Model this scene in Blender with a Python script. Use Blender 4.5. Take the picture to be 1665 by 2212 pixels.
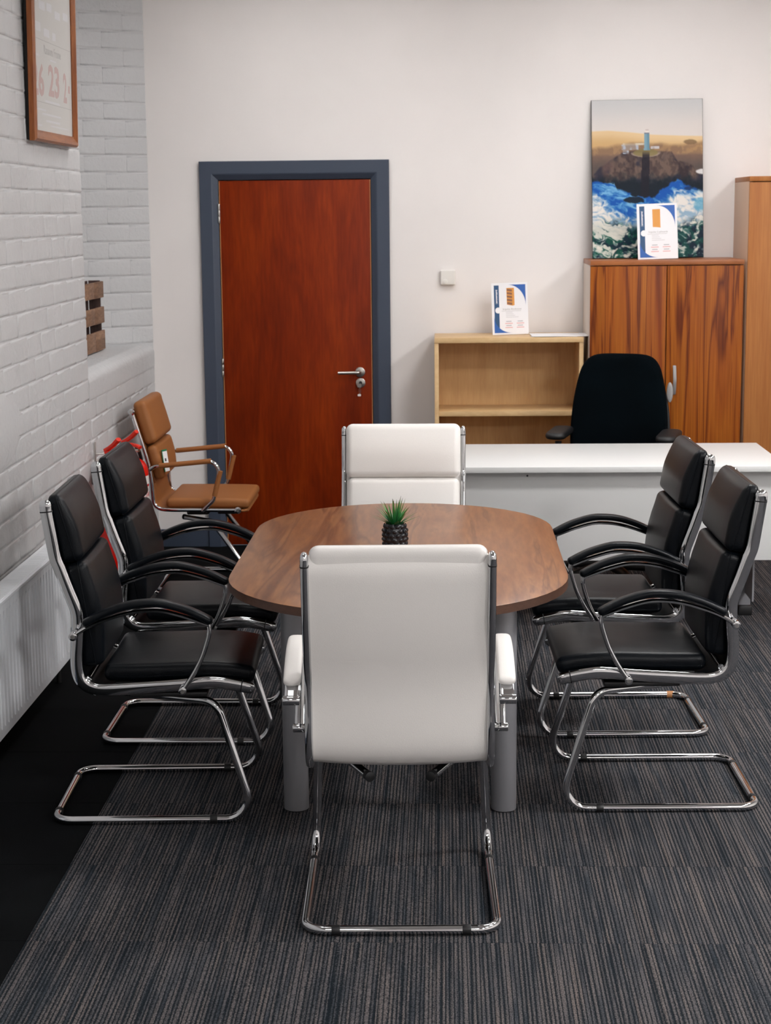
import bpy, math, random
from mathutils import Vector, Matrix
PI = math.pi
sc = bpy.context.scene
for o in list(bpy.data.objects): bpy.data.objects.remove(o)
COL = sc.collection
# ------------------------------------------------------------------ camera
def setup_camera():
    R = Vector((.99933, .0334, -.0098)); U = Vector((.004, .1708, .9853)); F = Vector((-.0345, .98468, -.17089))
    pi_, ya, ro = math.radians(9.8394), math.radians(2.00587), math.radians(-.56827)
    F = Vector((-math.sin(ya)*math.cos(pi_), math.cos(ya)*math.cos(pi_), -math.sin(pi_)))
    rt = Vector((math.cos(ya), math.sin(ya), 0)); up = rt.cross(F)
    R = math.cos(ro)*rt + math.sin(ro)*up; U = -math.sin(ro)*rt + math.cos(ro)*up
    cd = bpy.data.cameras.new('camera'); co = bpy.data.objects.new('camera', cd); COL.objects.link(co)
    cd.sensor_fit = 'VERTICAL'; cd.sensor_height = 24; cd.lens = 3733.957/2212*24
    m = Matrix((R, U, -F)).transposed().to_4x4(); m.translation = Vector((1.19937, -9.35265, 1.80901))
    co.matrix_world = m
    cd.dof.use_dof = True; cd.dof.focus_distance = 5.2; cd.dof.aperture_fstop = 6.5
    cd.clip_start = .05
    sc.camera = co
setup_camera()
# ------------------------------------------------------------------ world + exposure
W = bpy.data.worlds.new('world'); sc.world = W; W.use_nodes = True
W.node_tree.nodes['Background'].inputs[0].default_value = (.35, .42, .5, 1)
W.node_tree.nodes['Background'].inputs[1].default_value = .25
sc.view_settings.view_transform = 'Standard'; sc.view_settings.look = 'None'
sc.view_settings.gamma = 1; sc.view_settings.use_curve_mapping = False
sc.view_settings.exposure = 0.0
CEIL = 3.25
# ceiling panels (the left column is added fill): centre x, centre y, size x, size y, strength
LAMPS = [(.5, -1.3, .6, .6, 15, 'added above the brown door to brighten the wall'), (2.3, -1.3, .6, .6, 15, 'above the white desk'), (2.3, -2.8, .6, .6, 28, 'above the far right corner of the table'),
         (4.1, -2.8, .6, .6, 22, 'in front of the tall beech cupboard'), (.5, -4.6, .6, .6, 9, 'added as fill above the left black chairs'), (4.1, -4.6, .6, .6, 100, 'right of the right black chairs'),
         (4.1, -6.6, .6, .6, 41, 'right of the camera'), (.5, -9., .6, .6, 16, 'added as fill behind and left of the camera'), (2.3, -9., .6, .6, 28, 'above the camera'), (4.1, -9., .6, .6, 118, 'behind and right of the camera')]

# ------------------------------------------------------------------ material helpers
def lin(c): return tuple(((x/255)/12.92 if x/255 <= .04045 else ((x/255+.055)/1.055)**2.4) for x in c)+(1,)
class N:
    def __init__(s, name):
        s.m = bpy.data.materials.new(name); s.m.use_nodes = True; s.t = s.m.node_tree; s.b = s.t.nodes['Principled BSDF']
    def n(s, typ, **k):
        x = s.t.nodes.new(typ)
        for a, v in k.items():
            if a.startswith('i_'):
                key = a[2:]; key = int(key) if key.isdigit() else key.replace('_', ' ')
                x.inputs[key].default_value = v
            else: setattr(x, a, v)
        return x
    def l(s, a, b): s.t.links.new(a, b)
    def set(s, **k):
        for a, v in k.items(): s.b.inputs[a.replace('_', ' ')].default_value = v
    def coords(s, scale=(1,1,1), src='Object', rand=False):
        tc = s.n('ShaderNodeTexCoord'); mp = s.n('ShaderNodeMapping'); mp.inputs['Scale'].default_value = scale
        s.l(tc.outputs[src], mp.inputs[0])
        if rand:
            oi = s.n('ShaderNodeObjectInfo'); ml = s.n('ShaderNodeMath', operation='MULTIPLY'); ml.inputs[1].default_value = 137.
            s.l(oi.outputs['Random'], ml.inputs[0]); cb = s.n('ShaderNodeCombineXYZ')
            for i in range(3): s.l(ml.outputs[0], cb.inputs[i])
            s.l(cb.outputs[0], mp.inputs['Location'])
        return mp.outputs[0]
    def noise(s, vec, scale=5, detail=4, rough=.5, dist=0):
        x = s.n('ShaderNodeTexNoise'); x.inputs['Scale'].default_value = scale; x.inputs['Detail'].default_value = detail
        x.inputs['Roughness'].default_value = rough; x.inputs['Distortion'].default_value = dist
        s.l(vec, x.inputs['Vector']); return x.outputs['Fac']
    def ramp(s, fac, stops, interp='LINEAR'):
        x = s.n('ShaderNodeValToRGB'); r = x.color_ramp; r.interpolation = interp
        while len(r.elements) < len(stops): r.elements.new(.5)
        for e, (p, c) in zip(r.elements, stops): e.position = p; e.color = c
        s.l(fac, x.inputs[0]); return x.outputs[0]
    def mix(s, fac, a, b, mode='MIX'):
        x = s.n('ShaderNodeMix', data_type='RGBA', blend_type=mode)
        for sock, v in ((x.inputs[0], fac), (x.inputs[6], a), (x.inputs[7], b)):
            if hasattr(v, 'links') or hasattr(v, 'is_linked'): s.l(v, sock)
            else: sock.default_value = v
        return x.outputs[2]
    def bump(s, h, strength=.3, dist=.002):
        x = s.n('ShaderNodeBump'); x.inputs['Strength'].default_value = strength; x.inputs['Distance'].default_value = dist
        s.l(h, x.inputs['Height']); s.l(x.outputs[0], s.b.inputs['Normal'])
    def col(s, c): s.l(c, s.b.inputs['Base Color'])
def plain(name, c, rough=.5, metal=0, bump=None, var=0, **k):
    a = N(name); c = lin(c); a.set(Base_Color=c, Roughness=rough, Metallic=metal, **k)
    v = a.coords()
    if var:
        d = tuple(x*(1-var) for x in c[:3])+(1,); u = tuple(min(1, x*(1+var)) for x in c[:3])+(1,)
        a.col(a.ramp(a.noise(v, 6, 3), [(.3, d), (.7, u)]))
    if bump: a.bump(a.noise(v, bump[0], 3), bump[1], bump[2])
    return a.m
def tone(stops, k): return [(p, tuple(a*b for a, b in zip(c[:3], k))+(1,)) for p, c in stops]
def wood(name, stops, grain=(30, 30, 1.2), scale=1., dist=.6, rough=.4, fine=.12, rand=False, coat=0, spec=.5, k=(1, 1, 1)):
    """streaked veneer: long axis is the axis with the small scale"""
    a = N(name); v = a.coords(grain, rand=rand)
    n1 = a.noise(v, scale, 3, .55, dist)
    c = a.ramp(n1, tone(stops, k))
    v2 = a.coords((grain[0]*9, grain[1]*9, grain[2]*4), rand=rand)
    n2 = a.noise(v2, scale, 2, .6)
    c = a.mix(fine, c, a.ramp(n2, [(.35, (.1, .05, .02, 1)), (.65, (1, .9, .75, 1))]), 'SOFT_LIGHT')
    a.col(c); a.set(Roughness=rough); a.b.inputs['Coat Weight'].default_value = coat; a.b.inputs['Coat Roughness'].default_value = .12; a.b.inputs['Specular IOR Level'].default_value = spec
    a.bump(n2, .08, .001); return a.m
M = {}
def paint_wall(name, c, lump):
    a = N(name); a.set(Roughness=.55); v = a.coords()
    c0 = lin(c); n = a.noise(v, 1.3, 4)
    a.col(a.ramp(n, [(.3, tuple(x*.93 for x in c0[:3])+(1,)), (.7, c0)]))
    if lump: a.bump(a.noise(v, 14, 6, .6), .35, .006)
    else: a.bump(a.noise(v, 60, 3), .06, .002)
    return a.m
M['plaster'] = paint_wall('white_plaster', (244, 238, 235), False)
def brickpaint():
    a = N('white_painted_brick'); a.set(Roughness=.5); ge = a.n('ShaderNodeNewGeometry'); v = ge.outputs['Position']
    c0 = lin((201, 201, 202)); n = a.noise(v, 1.3, 4)
    c = a.ramp(n, [(.3, tuple(x*.92 for x in c0[:3])+(1,)), (.7, c0)])
    # grey scuffing low on the pier
    sp = a.n('ShaderNodeSeparateXYZ'); a.l(v, sp.inputs[0])
    mr = a.n('ShaderNodeMapRange'); a.l(sp.outputs[2], mr.inputs[0]); mr.inputs[1].default_value = 1.05; mr.inputs[2].default_value = .55; mr.clamp = True
    my = a.n('ShaderNodeMapRange'); a.l(sp.outputs[1], my.inputs[0]); my.inputs[1].default_value = -2.1; my.inputs[2].default_value = -3.2; my.clamp = True
    m1 = a.n('ShaderNodeMath', operation='MULTIPLY'); a.l(mr.outputs[0], m1.inputs[0]); a.l(my.outputs[0], m1.inputs[1])
    n4 = a.noise(v, 5, 5, .65); m2 = a.n('ShaderNodeMath', operation='MULTIPLY'); a.l(m1.outputs[0], m2.inputs[0]); a.l(n4, m2.inputs[1])
    c = a.mix(m2.outputs[0], c, lin((120, 116, 112)))
    a.col(c)
    nb = a.n('ShaderNodeMath', operation='ADD'); a.l(a.noise(v, 9, 4, .55), nb.inputs[0]); a.l(a.noise(v, 38, 4, .6), nb.inputs[1])
    a.bump(nb.outputs[0], .45, .010); return a.m
M['brickpaint'] = brickpaint()
M['ceilpaint'] = paint_wall('ceiling_paint', (235, 233, 230), False)
M['chrome'] = plain('polished_chrome', (205, 206, 208), .07, 1)
M['alu'] = plain('brushed_aluminium', (185, 184, 182), .3, 1)
M['steel'] = plain('satin_steel', (190, 186, 180), .28, 1)
def leather(name, c, rough, b=.25, sheen=0):
    a = N(name); a.set(Base_Color=lin(c), Roughness=rough); v = a.coords()
    vo = a.n('ShaderNodeTexVoronoi'); vo.inputs['Scale'].default_value = 420; a.l(v, vo.inputs['Vector'])
    n2 = a.noise(v, 9, 3); mx = a.n('ShaderNodeMath', operation='MULTIPLY_ADD'); a.l(n2, mx.inputs[0]); mx.inputs[1].default_value = 2.5; a.l(vo.outputs['Distance'], mx.inputs[2])
    a.bump(mx.outputs[0], b, .0012); a.b.inputs['Specular IOR Level'].default_value = sheen or .45; return a.m
M['black'] = leather('black_leather', (8, 12, 17), .34, .2, .18)
M['white'] = leather('white_leather', (236, 232, 228), .42, .15)
M['tan'] = leather('tan_leather', (154, 98, 54), .55, .2, .3)
M['tanside'] = M['tan']
M['blackplastic'] = plain('black_plastic', (18, 18, 20), .5, bump=(300, .1, .001))
M['navyfabric'] = plain('black_fabric', (3, 8, 12), 1., bump=(500, .5, .002), var=.3, Specular_IOR_Level=.06)
M['greyplastic'] = plain('grey_plastic', (150, 147, 146), .45)
M['silverpaint'] = plain('silver_powder_coat', (150, 150, 154), .42, .35, bump=(900, .06, .0005))
M['blueframe'] = plain('slate_blue_gloss_paint', (64, 73, 89), .38, bump=(120, .08, .001))
M['whitelam'] = plain('white_laminate', (218, 218, 217), .4, bump=(700, .03, .0005))
M['whiteplastic'] = plain('white_plastic', (232, 228, 222), .4)
M['radpaint'] = plain('radiator_enamel', (222, 224, 228), .42)
M['paper'] = plain('white_paper', (238, 236, 238), .6)
M['paperlaps'] = plain('bluish_paper', (222, 220, 226), .6)
M['red'] = plain('red_enamel', (205, 22, 8), .25)
M['redplastic'] = plain('red_plastic', (222, 40, 14), .4)
M['labelwhite'] = plain('label_white', (225, 218, 214), .5)
M['green'] = plain('tag_green', (15, 120, 80), .5)
M['ink'] = plain('dark_ink', (70, 66, 70), .6)
M['inkgrey'] = plain('grey_ink', (168, 163, 158), .6)
M['inklight'] = plain('pale_ink', (208, 205, 207), .6)
M['inkred'] = plain('red_ink', (228, 178, 178), .6); M['inkmid'] = plain('mid_ink', (188, 186, 190), .6)
M['inkpink'] = plain('faded_red_ink', (186, 146, 138), .6)
M['labelred'] = plain('label_red', (190, 30, 30), .5)
M['blueink'] = plain('blue_print', (38, 92, 170), .5)
M['navyink'] = plain('navy_print', (38, 78, 118), .5)
M['orangeink'] = plain('orange_print', (219, 149, 66), .5)
M['brownink'] = plain('brown_print', (140, 92, 66), .5)
M['posterpaper'] = plain('aged_paper', (194, 189, 183), .45, var=.03)
M['darkgap'] = plain('dark_backing', (14, 12, 12), .8)
M['soil'] = plain('pot_soil', (70, 60, 40), .9)
M['potblack'] = plain('black_glazed_pot', (22, 22, 28), .28)
M['carpetplain'] = plain('plain_black_carpet', (7, 9, 11), .97, bump=(600, .6, .003), var=.25, Specular_IOR_Level=.1)
M['door'] = wood('sapele_door_veneer', [(.25, lin((104, 42, 13))), (.5, lin((124, 54, 18))), (.75, lin((140, 68, 25)))], (8, 8, 1.6), 1., 1.0, .45, .16, spec=.15, k=(1., .56, .22))
M['edge'] = plain('pale_door_edge', (176, 122, 76), .6)
M['frameoak'] = wood('orange_pine_frame', [(.3, lin((126, 66, 26))), (.7, lin((158, 92, 40)))], (60, 6, 6), 1., .3, .35, .2)
M['maple'] = wood('maple_board', [(.3, lin((205, 168, 120))), (.7, lin((222, 188, 140)))], (3, 14, 14), 1., .3, .45, .12)
M['mapleback'] = wood('maple_back_board', [(.3, lin((196, 152, 100))), (.7, lin((214, 174, 122)))], (10, 10, 2), 1., .3, .5, .12)
M['beech'] = wood('beech_board', [(.3, lin((190, 130, 82))), (.7, lin((204, 146, 96)))], (16, 16, 1.2), 1., .4, .45, .12, k=(.70, .58, .42), spec=.25)
M['beechside'] = plain('beige_side_panel', (206, 172, 146), .5, bump=(200, .04, .001))
M['paleside'] = plain('pale_side_panel', (216, 202, 190), .5, bump=(200, .04, .001))
M['walnutcab'] = wood('striped_olive_veneer', [(.28, lin((88, 36, 10))), (.37, lin((134, 66, 20))), (.46, lin((164, 98, 36))), (.52, lin((152, 84, 28))), (.56, lin((98, 42, 12))), (.60, lin((156, 90, 32))), (.70, lin((170, 106, 42))), (.76, lin((110, 50, 14)))], (13, 13, .5), 1., .55, .45, .25, rand=True, spec=.2, k=(.86, .74, .40))
M['walnutedge'] = wood('walnut_edge_strip', [(.3, lin((140, 80, 40))), (.7, lin((165, 98, 52)))], (1.5, 20, 20), 1., .4, .4, .15)
M['tabletop'] = wood('walnut_table_laminate', [(.26, lin((104, 68, 44))), (.40, lin((136, 98, 70))), (.5, lin((150, 114, 86))), (.56, lin((116, 80, 55))), (.62, lin((152, 118, 91))), (.76, lin((126, 91, 65)))], (6, .75, 6), 1., 1.5, .34, .22, spec=.5, k=(.87, .64, .39))
M['tableedge'] = wood('dark_table_edge', [(.3, lin((66, 44, 34))), (.7, lin((88, 60, 46)))], (5, 5, 20), 1., .4, .45, .15)
M['rackwood'] = wood('reclaimed_plank', [(.3, lin((112, 84, 66))), (.7, lin((150, 118, 96)))], (8, 2, 20), 1., .6, .75, .3, rand=True)
M['rackdark'] = wood('dark_stained_plank', [(.3, lin((58, 42, 40))), (.7, lin((78, 58, 54)))], (8, 8, 2), 1., .6, .75, .3)
def carpet():
    """tufted rows 7.4 mm apart running along y; every row has its own run of colours, every tile its own offset"""
    a = N('striped_carpet'); a.set(Roughness=.95); a.b.inputs['Specular IOR Level'].default_value = .12
    def math_(op, x, y=None):
        q = a.n('ShaderNodeMath', operation=op)
        for k, v in enumerate((x, y)):
            if v is None: continue
            if isinstance(v, (int, float)): q.inputs[k].default_value = v
            else: a.l(v, q.inputs[k])
        return q.outputs[0]
    tc = a.n('ShaderNodeTexCoord'); sp = a.n('ShaderNodeSeparateXYZ'); a.l(tc.outputs['Object'], sp.inputs[0])
    oi = a.n('ShaderNodeObjectInfo'); rn = math_('MULTIPLY', oi.outputs['Random'], 371.)
    wob = a.n('ShaderNodeCombineXYZ'); a.l(math_('ADD', math_('MULTIPLY', sp.outputs[0], 90.), rn), wob.inputs[0]); a.l(math_('MULTIPLY', sp.outputs[1], .6), wob.inputs[1])
    wn = a.noise(wob.outputs[0], 1, 1, .5)
    fx = math_('ADD', math_('DIVIDE', sp.outputs[0], .0104), math_('MULTIPLY', wn, 1.3)); row = math_('FLOOR', fx); fr = math_('FRACT', fx)
    prof = math_('SINE', math_('MULTIPLY', fr, PI))
    def rown(kx, ky, sx, det):
        cb = a.n('ShaderNodeCombineXYZ'); a.l(math_('ADD', math_('MULTIPLY', row, kx), rn), cb.inputs[0]); a.l(math_('MULTIPLY', sp.outputs[1], ky), cb.inputs[1]); a.l(math_('MULTIPLY', rn, .7), cb.inputs[2])
        return a.noise(cb.outputs[0], sx, det, .5)
    n1 = rown(3.71, 3.2, 1, 2); n2 = rown(.27, 2.2, 1, 2); n3 = a.noise(a.coords((330, 230, 1), rand=True), 1, 4, .75)
    c = a.ramp(n1, [(.28, lin((40, 46, 53))), (.42, lin((68, 69, 73))), (.52, lin((91, 87, 88))), (.64, lin((102, 95, 93))), (.78, lin((109, 98, 93)))])
    c2 = a.ramp(n2, [(.36, lin((58, 63, 70))), (.5, lin((92, 88, 90))), (.66, lin((106, 97, 93)))])
    c = a.mix(.3, c, c2)
    grain = math_('ADD', prof, math_('MULTIPLY', math_('SUBTRACT', n3, .5), 3.2))
    mr = a.n('ShaderNodeMapRange'); a.l(grain, mr.inputs[0]); mr.inputs[1].default_value = .28; mr.inputs[2].default_value = 1.1; mr.interpolation_type = 'SMOOTHSTEP'
    c = a.mix(mr.outputs[0], lin((22, 29, 35)), c)
    c = a.mix(.7, c, a.ramp(n3, [(.34, (.18, .18, .18, 1)), (.66, (.82, .82, .82, 1))]), 'OVERLAY')
    a.col(c)
    a.bump(math_('ADD', prof, math_('MULTIPLY', n3, .7)), .5, .0035)
    return a.m
M['carpet'] = carpet()
def leafmat():
    a = N('green_plastic_leaf'); a.set(Roughness=.4)
    at = a.n('ShaderNodeAttribute', attribute_name='tip'); a.col(a.ramp(at.outputs['Fac'], [(0, lin((14, 70, 36))), (.45, lin((36, 122, 58))), (.8, lin((96, 138, 70))), (1, lin((84, 44, 28)))])); return a.m
M['leaf'] = leafmat()
def emis(name, c, s):
    a = N(name); a.set(Base_Color=(.9, .9, .9, 1)); a.b.inputs['Emission Color'].default_value = c; a.b.inputs['Emission Strength'].default_value = s; return a.m
def glassmat():
    a = N('clear_glass'); a.set(Base_Color=(.9, .95, .97, 1), Roughness=.02, Alpha=.12); return a.m
M['glass'] = glassmat()
def printmat():
    a = N('lighthouse_print'); a.set(Roughness=.55); a.b.inputs['Specular IOR Level'].default_value = .2
    at = a.n('ShaderNodeAttribute', attribute_name='Col'); a.col(at.outputs['Color']); return a.m
M['print'] = printmat()

# ------------------------------------------------------------------ geometry helpers
def mk(name, geo, mat, parent=None, smooth=True, mesh=None, auto=True):
    if mesh is None:
        v, f = geo; me = bpy.data.meshes.new(name); me.from_pydata([tuple(p) for p in v], [], f)
        for mm in (mat if isinstance(mat, list) else [mat]): me.materials.append(mm)
        me.validate(); me.update()
        if smooth:
            for p in me.polygons: p.use_smooth = True
            if auto:
                try: me.set_sharp_from_angle(angle=math.radians(38))
                except Exception: pass
    else: me = mesh
    o = bpy.data.objects.new(name, me); COL.objects.link(o)
    if parent: o.parent = parent
    return o
def each(name, geos, mat, parent, smooth=True):
    for g in geos: mk(name, g, mat, parent, smooth)
def tag(o, label, cat, group=None, kind=None):
    if label: o['label'] = label
    if cat: o['category'] = cat
    if group: o['group'] = group
    if kind: o['kind'] = kind
    return o
def thing(name, label, cat, loc=(0,0,0), rz=0, group=None):
    o = bpy.data.objects.new(name, None); COL.objects.link(o); o.location = loc; o.rotation_euler = (0, 0, rz); o.empty_display_size = .05
    return tag(o, label, cat, group)
def copy_thing(root, loc, rz, label, group=None):
    r = root.copy(); COL.objects.link(r); r.location = loc; r.rotation_euler = (0, 0, rz); r['label'] = label
    if group: r['group'] = group
    for ch in list(root.children):
        c = ch.copy(); COL.objects.link(c); c.parent = r
        for g in list(ch.children):
            d = g.copy(); COL.objects.link(d); d.parent = c
    return r
def join(*gs):
    V, F = [], []
    for v, f in gs:
        k = len(V); V += list(v); F += [tuple(i+k for i in q) for q in f]
    return V, F
def xf(g, m): return [m @ Vector(p) for p in g[0]], g[1]
def box(x0, x1, y0, y1, z0, z1, b=0.0):
    if b <= 0:
        v = [(x, y, z) for x in (x0, x1) for y in (y0, y1) for z in (z0, z1)]
        return v, [(0,1,3,2), (4,6,7,5), (0,4,5,1), (2,3,7,6), (0,2,6,4), (1,5,7,3)]
    cx, cy, cz = (x0+x1)/2, (y0+y1)/2, (z0+z1)/2
    g = rbox((x1-x0)/2, (y1-y0)/2, (z1-z0)/2, b, 1)
    return [(p[0]+cx, p[1]+cy, p[2]+cz) for p in g[0]], g[1]
def rbox(hx, hy, hz, r, seg=3, mid=(1,1,1)):
    """rounded box, all surfaces shared; mid = inner subdivisions per axis"""
    def samp(h, m):
        r_ = min(r, h*.999); s = []
        for i in range(seg+1): s.append(-h + r_*(1-math.cos(i/seg*PI/2)) if False else -h + r_*i/seg)
        for i in range(1, m): s.append(-h+r_+(2*h-2*r_)*i/m)
        for i in range(seg+1): s.append(h - r_ + r_*i/seg)
        out = []
        for q in s:
            if not out or q-out[-1] > 1e-7: out.append(q)
        return out
    S = [samp(hx, mid[0]), samp(hy, mid[1]), samp(hz, mid[2])]; H = (hx, hy, hz)
    idx, V, Fc = {}, [], []
    def vert(p):
        k = tuple(round(c, 6) for c in p)
        if k not in idx:
            q = [max(-(H[i]-r), min(H[i]-r, p[i])) if H[i] > r else 0 for i in range(3)]
            d = [p[i]-q[i] for i in range(3)]
            # cube -> sphere mapping on the corner
            L = math.sqrt(sum(c*c for c in d))
            if L > 1e-9:
                # equalise angles
                mx = max(abs(c) for c in d); e = [math.tan(abs(c)/mx*PI/4)*(1 if c >= 0 else -1)*mx for c in d]
                L = math.sqrt(sum(c*c for c in e)); pp = [q[i]+e[i]/L*min(r, H[i] if H[i] < r else r) for i in range(3)]
            else: pp = list(p)
            idx[k] = len(V); V.append(tuple(pp))
        return idx[k]
    for ax in range(3):
        a, b = (ax+1) % 3, (ax+2) % 3
        for sgn in (-1, 1):
            for i in range(len(S[a])-1):
                for j in range(len(S[b])-1):
                    q = []
                    for (ii, jj) in ((i, j), (i+1, j), (i+1, j+1), (i, j+1)):
                        p = [0, 0, 0]; p[ax] = sgn*H[ax]; p[a] = S[a][ii]; p[b] = S[b][jj]; q.append(vert(p))
                    if sgn < 0: q.reverse()
                    if len(set(q)) == 4: Fc.append(tuple(q))
    return V, Fc
def catmull(P, n=6, closed=False):
    out = []
    for i in range(len(P)-1):
        p0 = P[max(i-1, 0)]; p1 = P[i]; p2 = P[i+1]; p3 = P[min(i+2, len(P)-1)]
        for k in range(n):
            t = k/n
            out.append(tuple(.5*((2*b)+(-a+c)*t+(2*a-5*b+4*c-d)*t*t+(-a+3*b-3*c+d)*t**3) for a, b, c, d in zip(p0, p1, p2, p3)))
    out.append(tuple(P[-1])); return out
def fillet(P, rads, n=6):
    """polyline with rounded corners (rads per inner vertex)"""
    P = [Vector(p) for p in P]; out = [P[0]]
    for i in range(1, len(P)-1):
        a = (P[i-1]-P[i]).normalized(); b = (P[i+1]-P[i]).normalized(); r = rads[i-1] if isinstance(rads, (list, tuple)) else rads
        ang = a.angle(b)
        if r <= 0 or abs(ang-PI) < 1e-3: out.append(P[i]); continue
        d = r/math.tan(ang/2); d = min(d, (P[i-1]-P[i]).length*.49, (P[i+1]-P[i]).length*.49); r = d*math.tan(ang/2)
        c = P[i]+(a+b).normalized()*(r/math.sin(ang/2)); s = P[i]+a*d-c; e = P[i]+b*d-c; tot = s.angle(e); axn = s.cross(e).normalized()
        for k in range(n+1): out.append(c+Matrix.Rotation(tot*k/n, 3, axn) @ s)
    out.append(P[-1]); return out
def tube(P, r, n=10, cap=True, closed=False):
    P = [Vector(p) for p in P]; m = len(P); V, F = [], []; nrm = None
    for i in range(m):
        if closed: t = (P[(i+1) % m]-P[i-1]).normalized()
        else: t = (P[min(i+1, m-1)]-P[max(i-1, 0)]).normalized()
        if nrm is None: nrm = t.orthogonal().normalized()
        nrm = (nrm-t*nrm.dot(t)).normalized(); b = t.cross(nrm)
        rr = r[i] if isinstance(r, (list, tuple)) else r
        for k in range(n): V.append(P[i]+(nrm*math.cos(2*PI*k/n)+b*math.sin(2*PI*k/n))*rr)
    for i in range(m if closed else m-1):
        for k in range(n):
            a = i*n+k; b_ = i*n+(k+1) % n; c = ((i+1) % m)*n+(k+1) % n; d = ((i+1) % m)*n+k; F.append((a, b_, c, d))
    if cap and not closed: F.append(tuple(reversed(range(n)))); F.append(tuple(range((m-1)*n, m*n)))
    return V, F
def sweep(P2, hn, hb, yc=0, n=16, p=2.6, dome0=0, dome1=0, scale=None):
    """super-ellipse section swept along a curve in the x-z plane; hn half-size in plane, hb half-size along y"""
    P = [Vector((a, 0, b)) for a, b in P2]
    rings = []  # (centre, normal, sn)
    m = len(P)
    T = [(P[min(i+1, m-1)]-P[max(i-1, 0)]).normalized() for i in range(m)]
    def dome(c, t, L, rev):
        r = [(c+t*L*math.sin(a), math.cos(a)) for a in (PI*.15, PI*.28, PI*.39, PI*.47)]
        return list(reversed(r)) if rev else r
    seq = []
    if dome0: seq += [(c, s, T[0]) for c, s in dome(P[0], -T[0], dome0, True)]
    for i in range(m): seq.append((P[i], scale[i] if scale else 1, T[i]))
    if dome1: seq += [(c, s, T[-1]) for c, s in dome(P[-1], T[-1], dome1, False)]
    V, F = [], []
    for c, s, t in seq:
        nv = Vector((-t.z, 0, t.x))
        for k in range(n):
            a = 2*PI*k/n; ca, sa = math.cos(a), math.sin(a)
            u = math.copysign(abs(ca)**(2/p), ca)*hn*s; w = math.copysign(abs(sa)**(2/p), sa)*hb*s
            q = c+nv*u; V.append((q.x, yc+w, q.z))
    for i in range(len(seq)-1):
        for k in range(n):
            F.append((i*n+k, i*n+(k+1) % n, (i+1)*n+(k+1) % n, (i+1)*n+k))
    F.append(tuple(reversed(range(n)))); F.append(tuple(range((len(seq)-1)*n, len(seq)*n)))
    return V, F
def cyl(p0, p1, r, n=20, b=0.0):
    p0, p1 = Vector(p0), Vector(p1); t = (p1-p0).normalized(); L = (p1-p0).length
    if b <= 0: return tube([p0, p1], r, n)
    return tube([p0, p0+t*b*.3, p0+t*b, p1-t*b, p1-t*b*.3, p1], [r-b, r-b*.3, r, r, r-b*.3, r-b], n)
def lathe(prof, n=28, c=(0,0,0)):
    V, F = [], []
    for (r, z) in prof:
        for k in range(n): V.append((c[0]+r*math.cos(2*PI*k/n), c[1]+r*math.sin(2*PI*k/n), c[2]+z))
    for i in range(len(prof)-1):
        for k in range(n): F.append((i*n+k, i*n+(k+1) % n, (i+1)*n+(k+1) % n, (i+1)*n+k))
    F.append(tuple(reversed(range(n)))); F.append(tuple(range((len(prof)-1)*n, len(prof)*n)))
    return V, F
def prism(pts, z0, z1):
    n = len(pts); V = [(a, b, z0) for a, b in pts]+[(a, b, z1) for a, b in pts]
    F = [tuple(reversed(range(n))), tuple(range(n, 2*n))]+[(i, (i+1) % n, n+(i+1) % n, n+i) for i in range(n)]
    return V, F
def pillow(outline, th, bulge=.35, e=2.5, rings=5):
    """convex outline (x,y) -> closed pillow centred on z=0"""
    n = len(outline); cx = sum(p[0] for p in outline)/n; cy = sum(p[1] for p in outline)/n; V, F = [], []
    seq = []
    for sgn in (-1, 1):
        L = []
        for k in range(rings+1):
            a = k/rings*PI/2; d = sgn*th/2*(math.sin(a)**(2/e)); s = 1-bulge*(1-math.cos(a)**(2/e)); L.append((s, d))
        seq += list(reversed(L)) if sgn < 0 else L[1:]
    for s, d in seq:
        for x, y in outline: V.append((cx+(x-cx)*s, cy+(y-cy)*s, d))
    for i in range(len(seq)-1):
        for k in range(n): F.append((i*n+k, i*n+(k+1) % n, (i+1)*n+(k+1) % n, (i+1)*n+k))
    F.append(tuple(reversed(range(n)))); F.append(tuple(range((len(seq)-1)*n, len(seq)*n)))
    return V, F
def rrect(hx, hy, r, n=6, cx=0, cy=0):
    out = []
    for sx, sy, a0 in ((1, 1, 0), (-1, 1, PI/2), (-1, -1, PI), (1, -1, 1.5*PI)):
        for k in range(n+1):
            a = a0+PI/2*k/n; out.append((cx+sx*(hx-r)+r*math.cos(a), cy+sy*(hy-r)+r*math.sin(a)))
    return out
class Curve2:
    """arc-length lookup on a 2D polyline; front normal = to the right-hand +x side"""
    def __init__(s, P):
        s.P = [Vector(p) for p in P]; s.L = [0]
        for a, b in zip(s.P, s.P[1:]): s.L.append(s.L[-1]+(b-a).length)
    def at(s, d):
        d = max(0, min(s.L[-1], d)); i = 0
        while i < len(s.L)-2 and s.L[i+1] < d: i += 1
        t = (d-s.L[i])/max(1e-9, s.L[i+1]-s.L[i]); return s.P[i].lerp(s.P[i+1], t)
    def frame(s, d):
        p = s.at(d); t = (s.at(d+.006)-s.at(d-.006)).normalized(); return p, Vector((-t.y, t.x))
    def find(s, f):
        best = min(range(0, 801), key=lambda i: abs(f(s.at(s.L[-1]*i/800)))); return s.L[-1]*best/800
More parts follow.
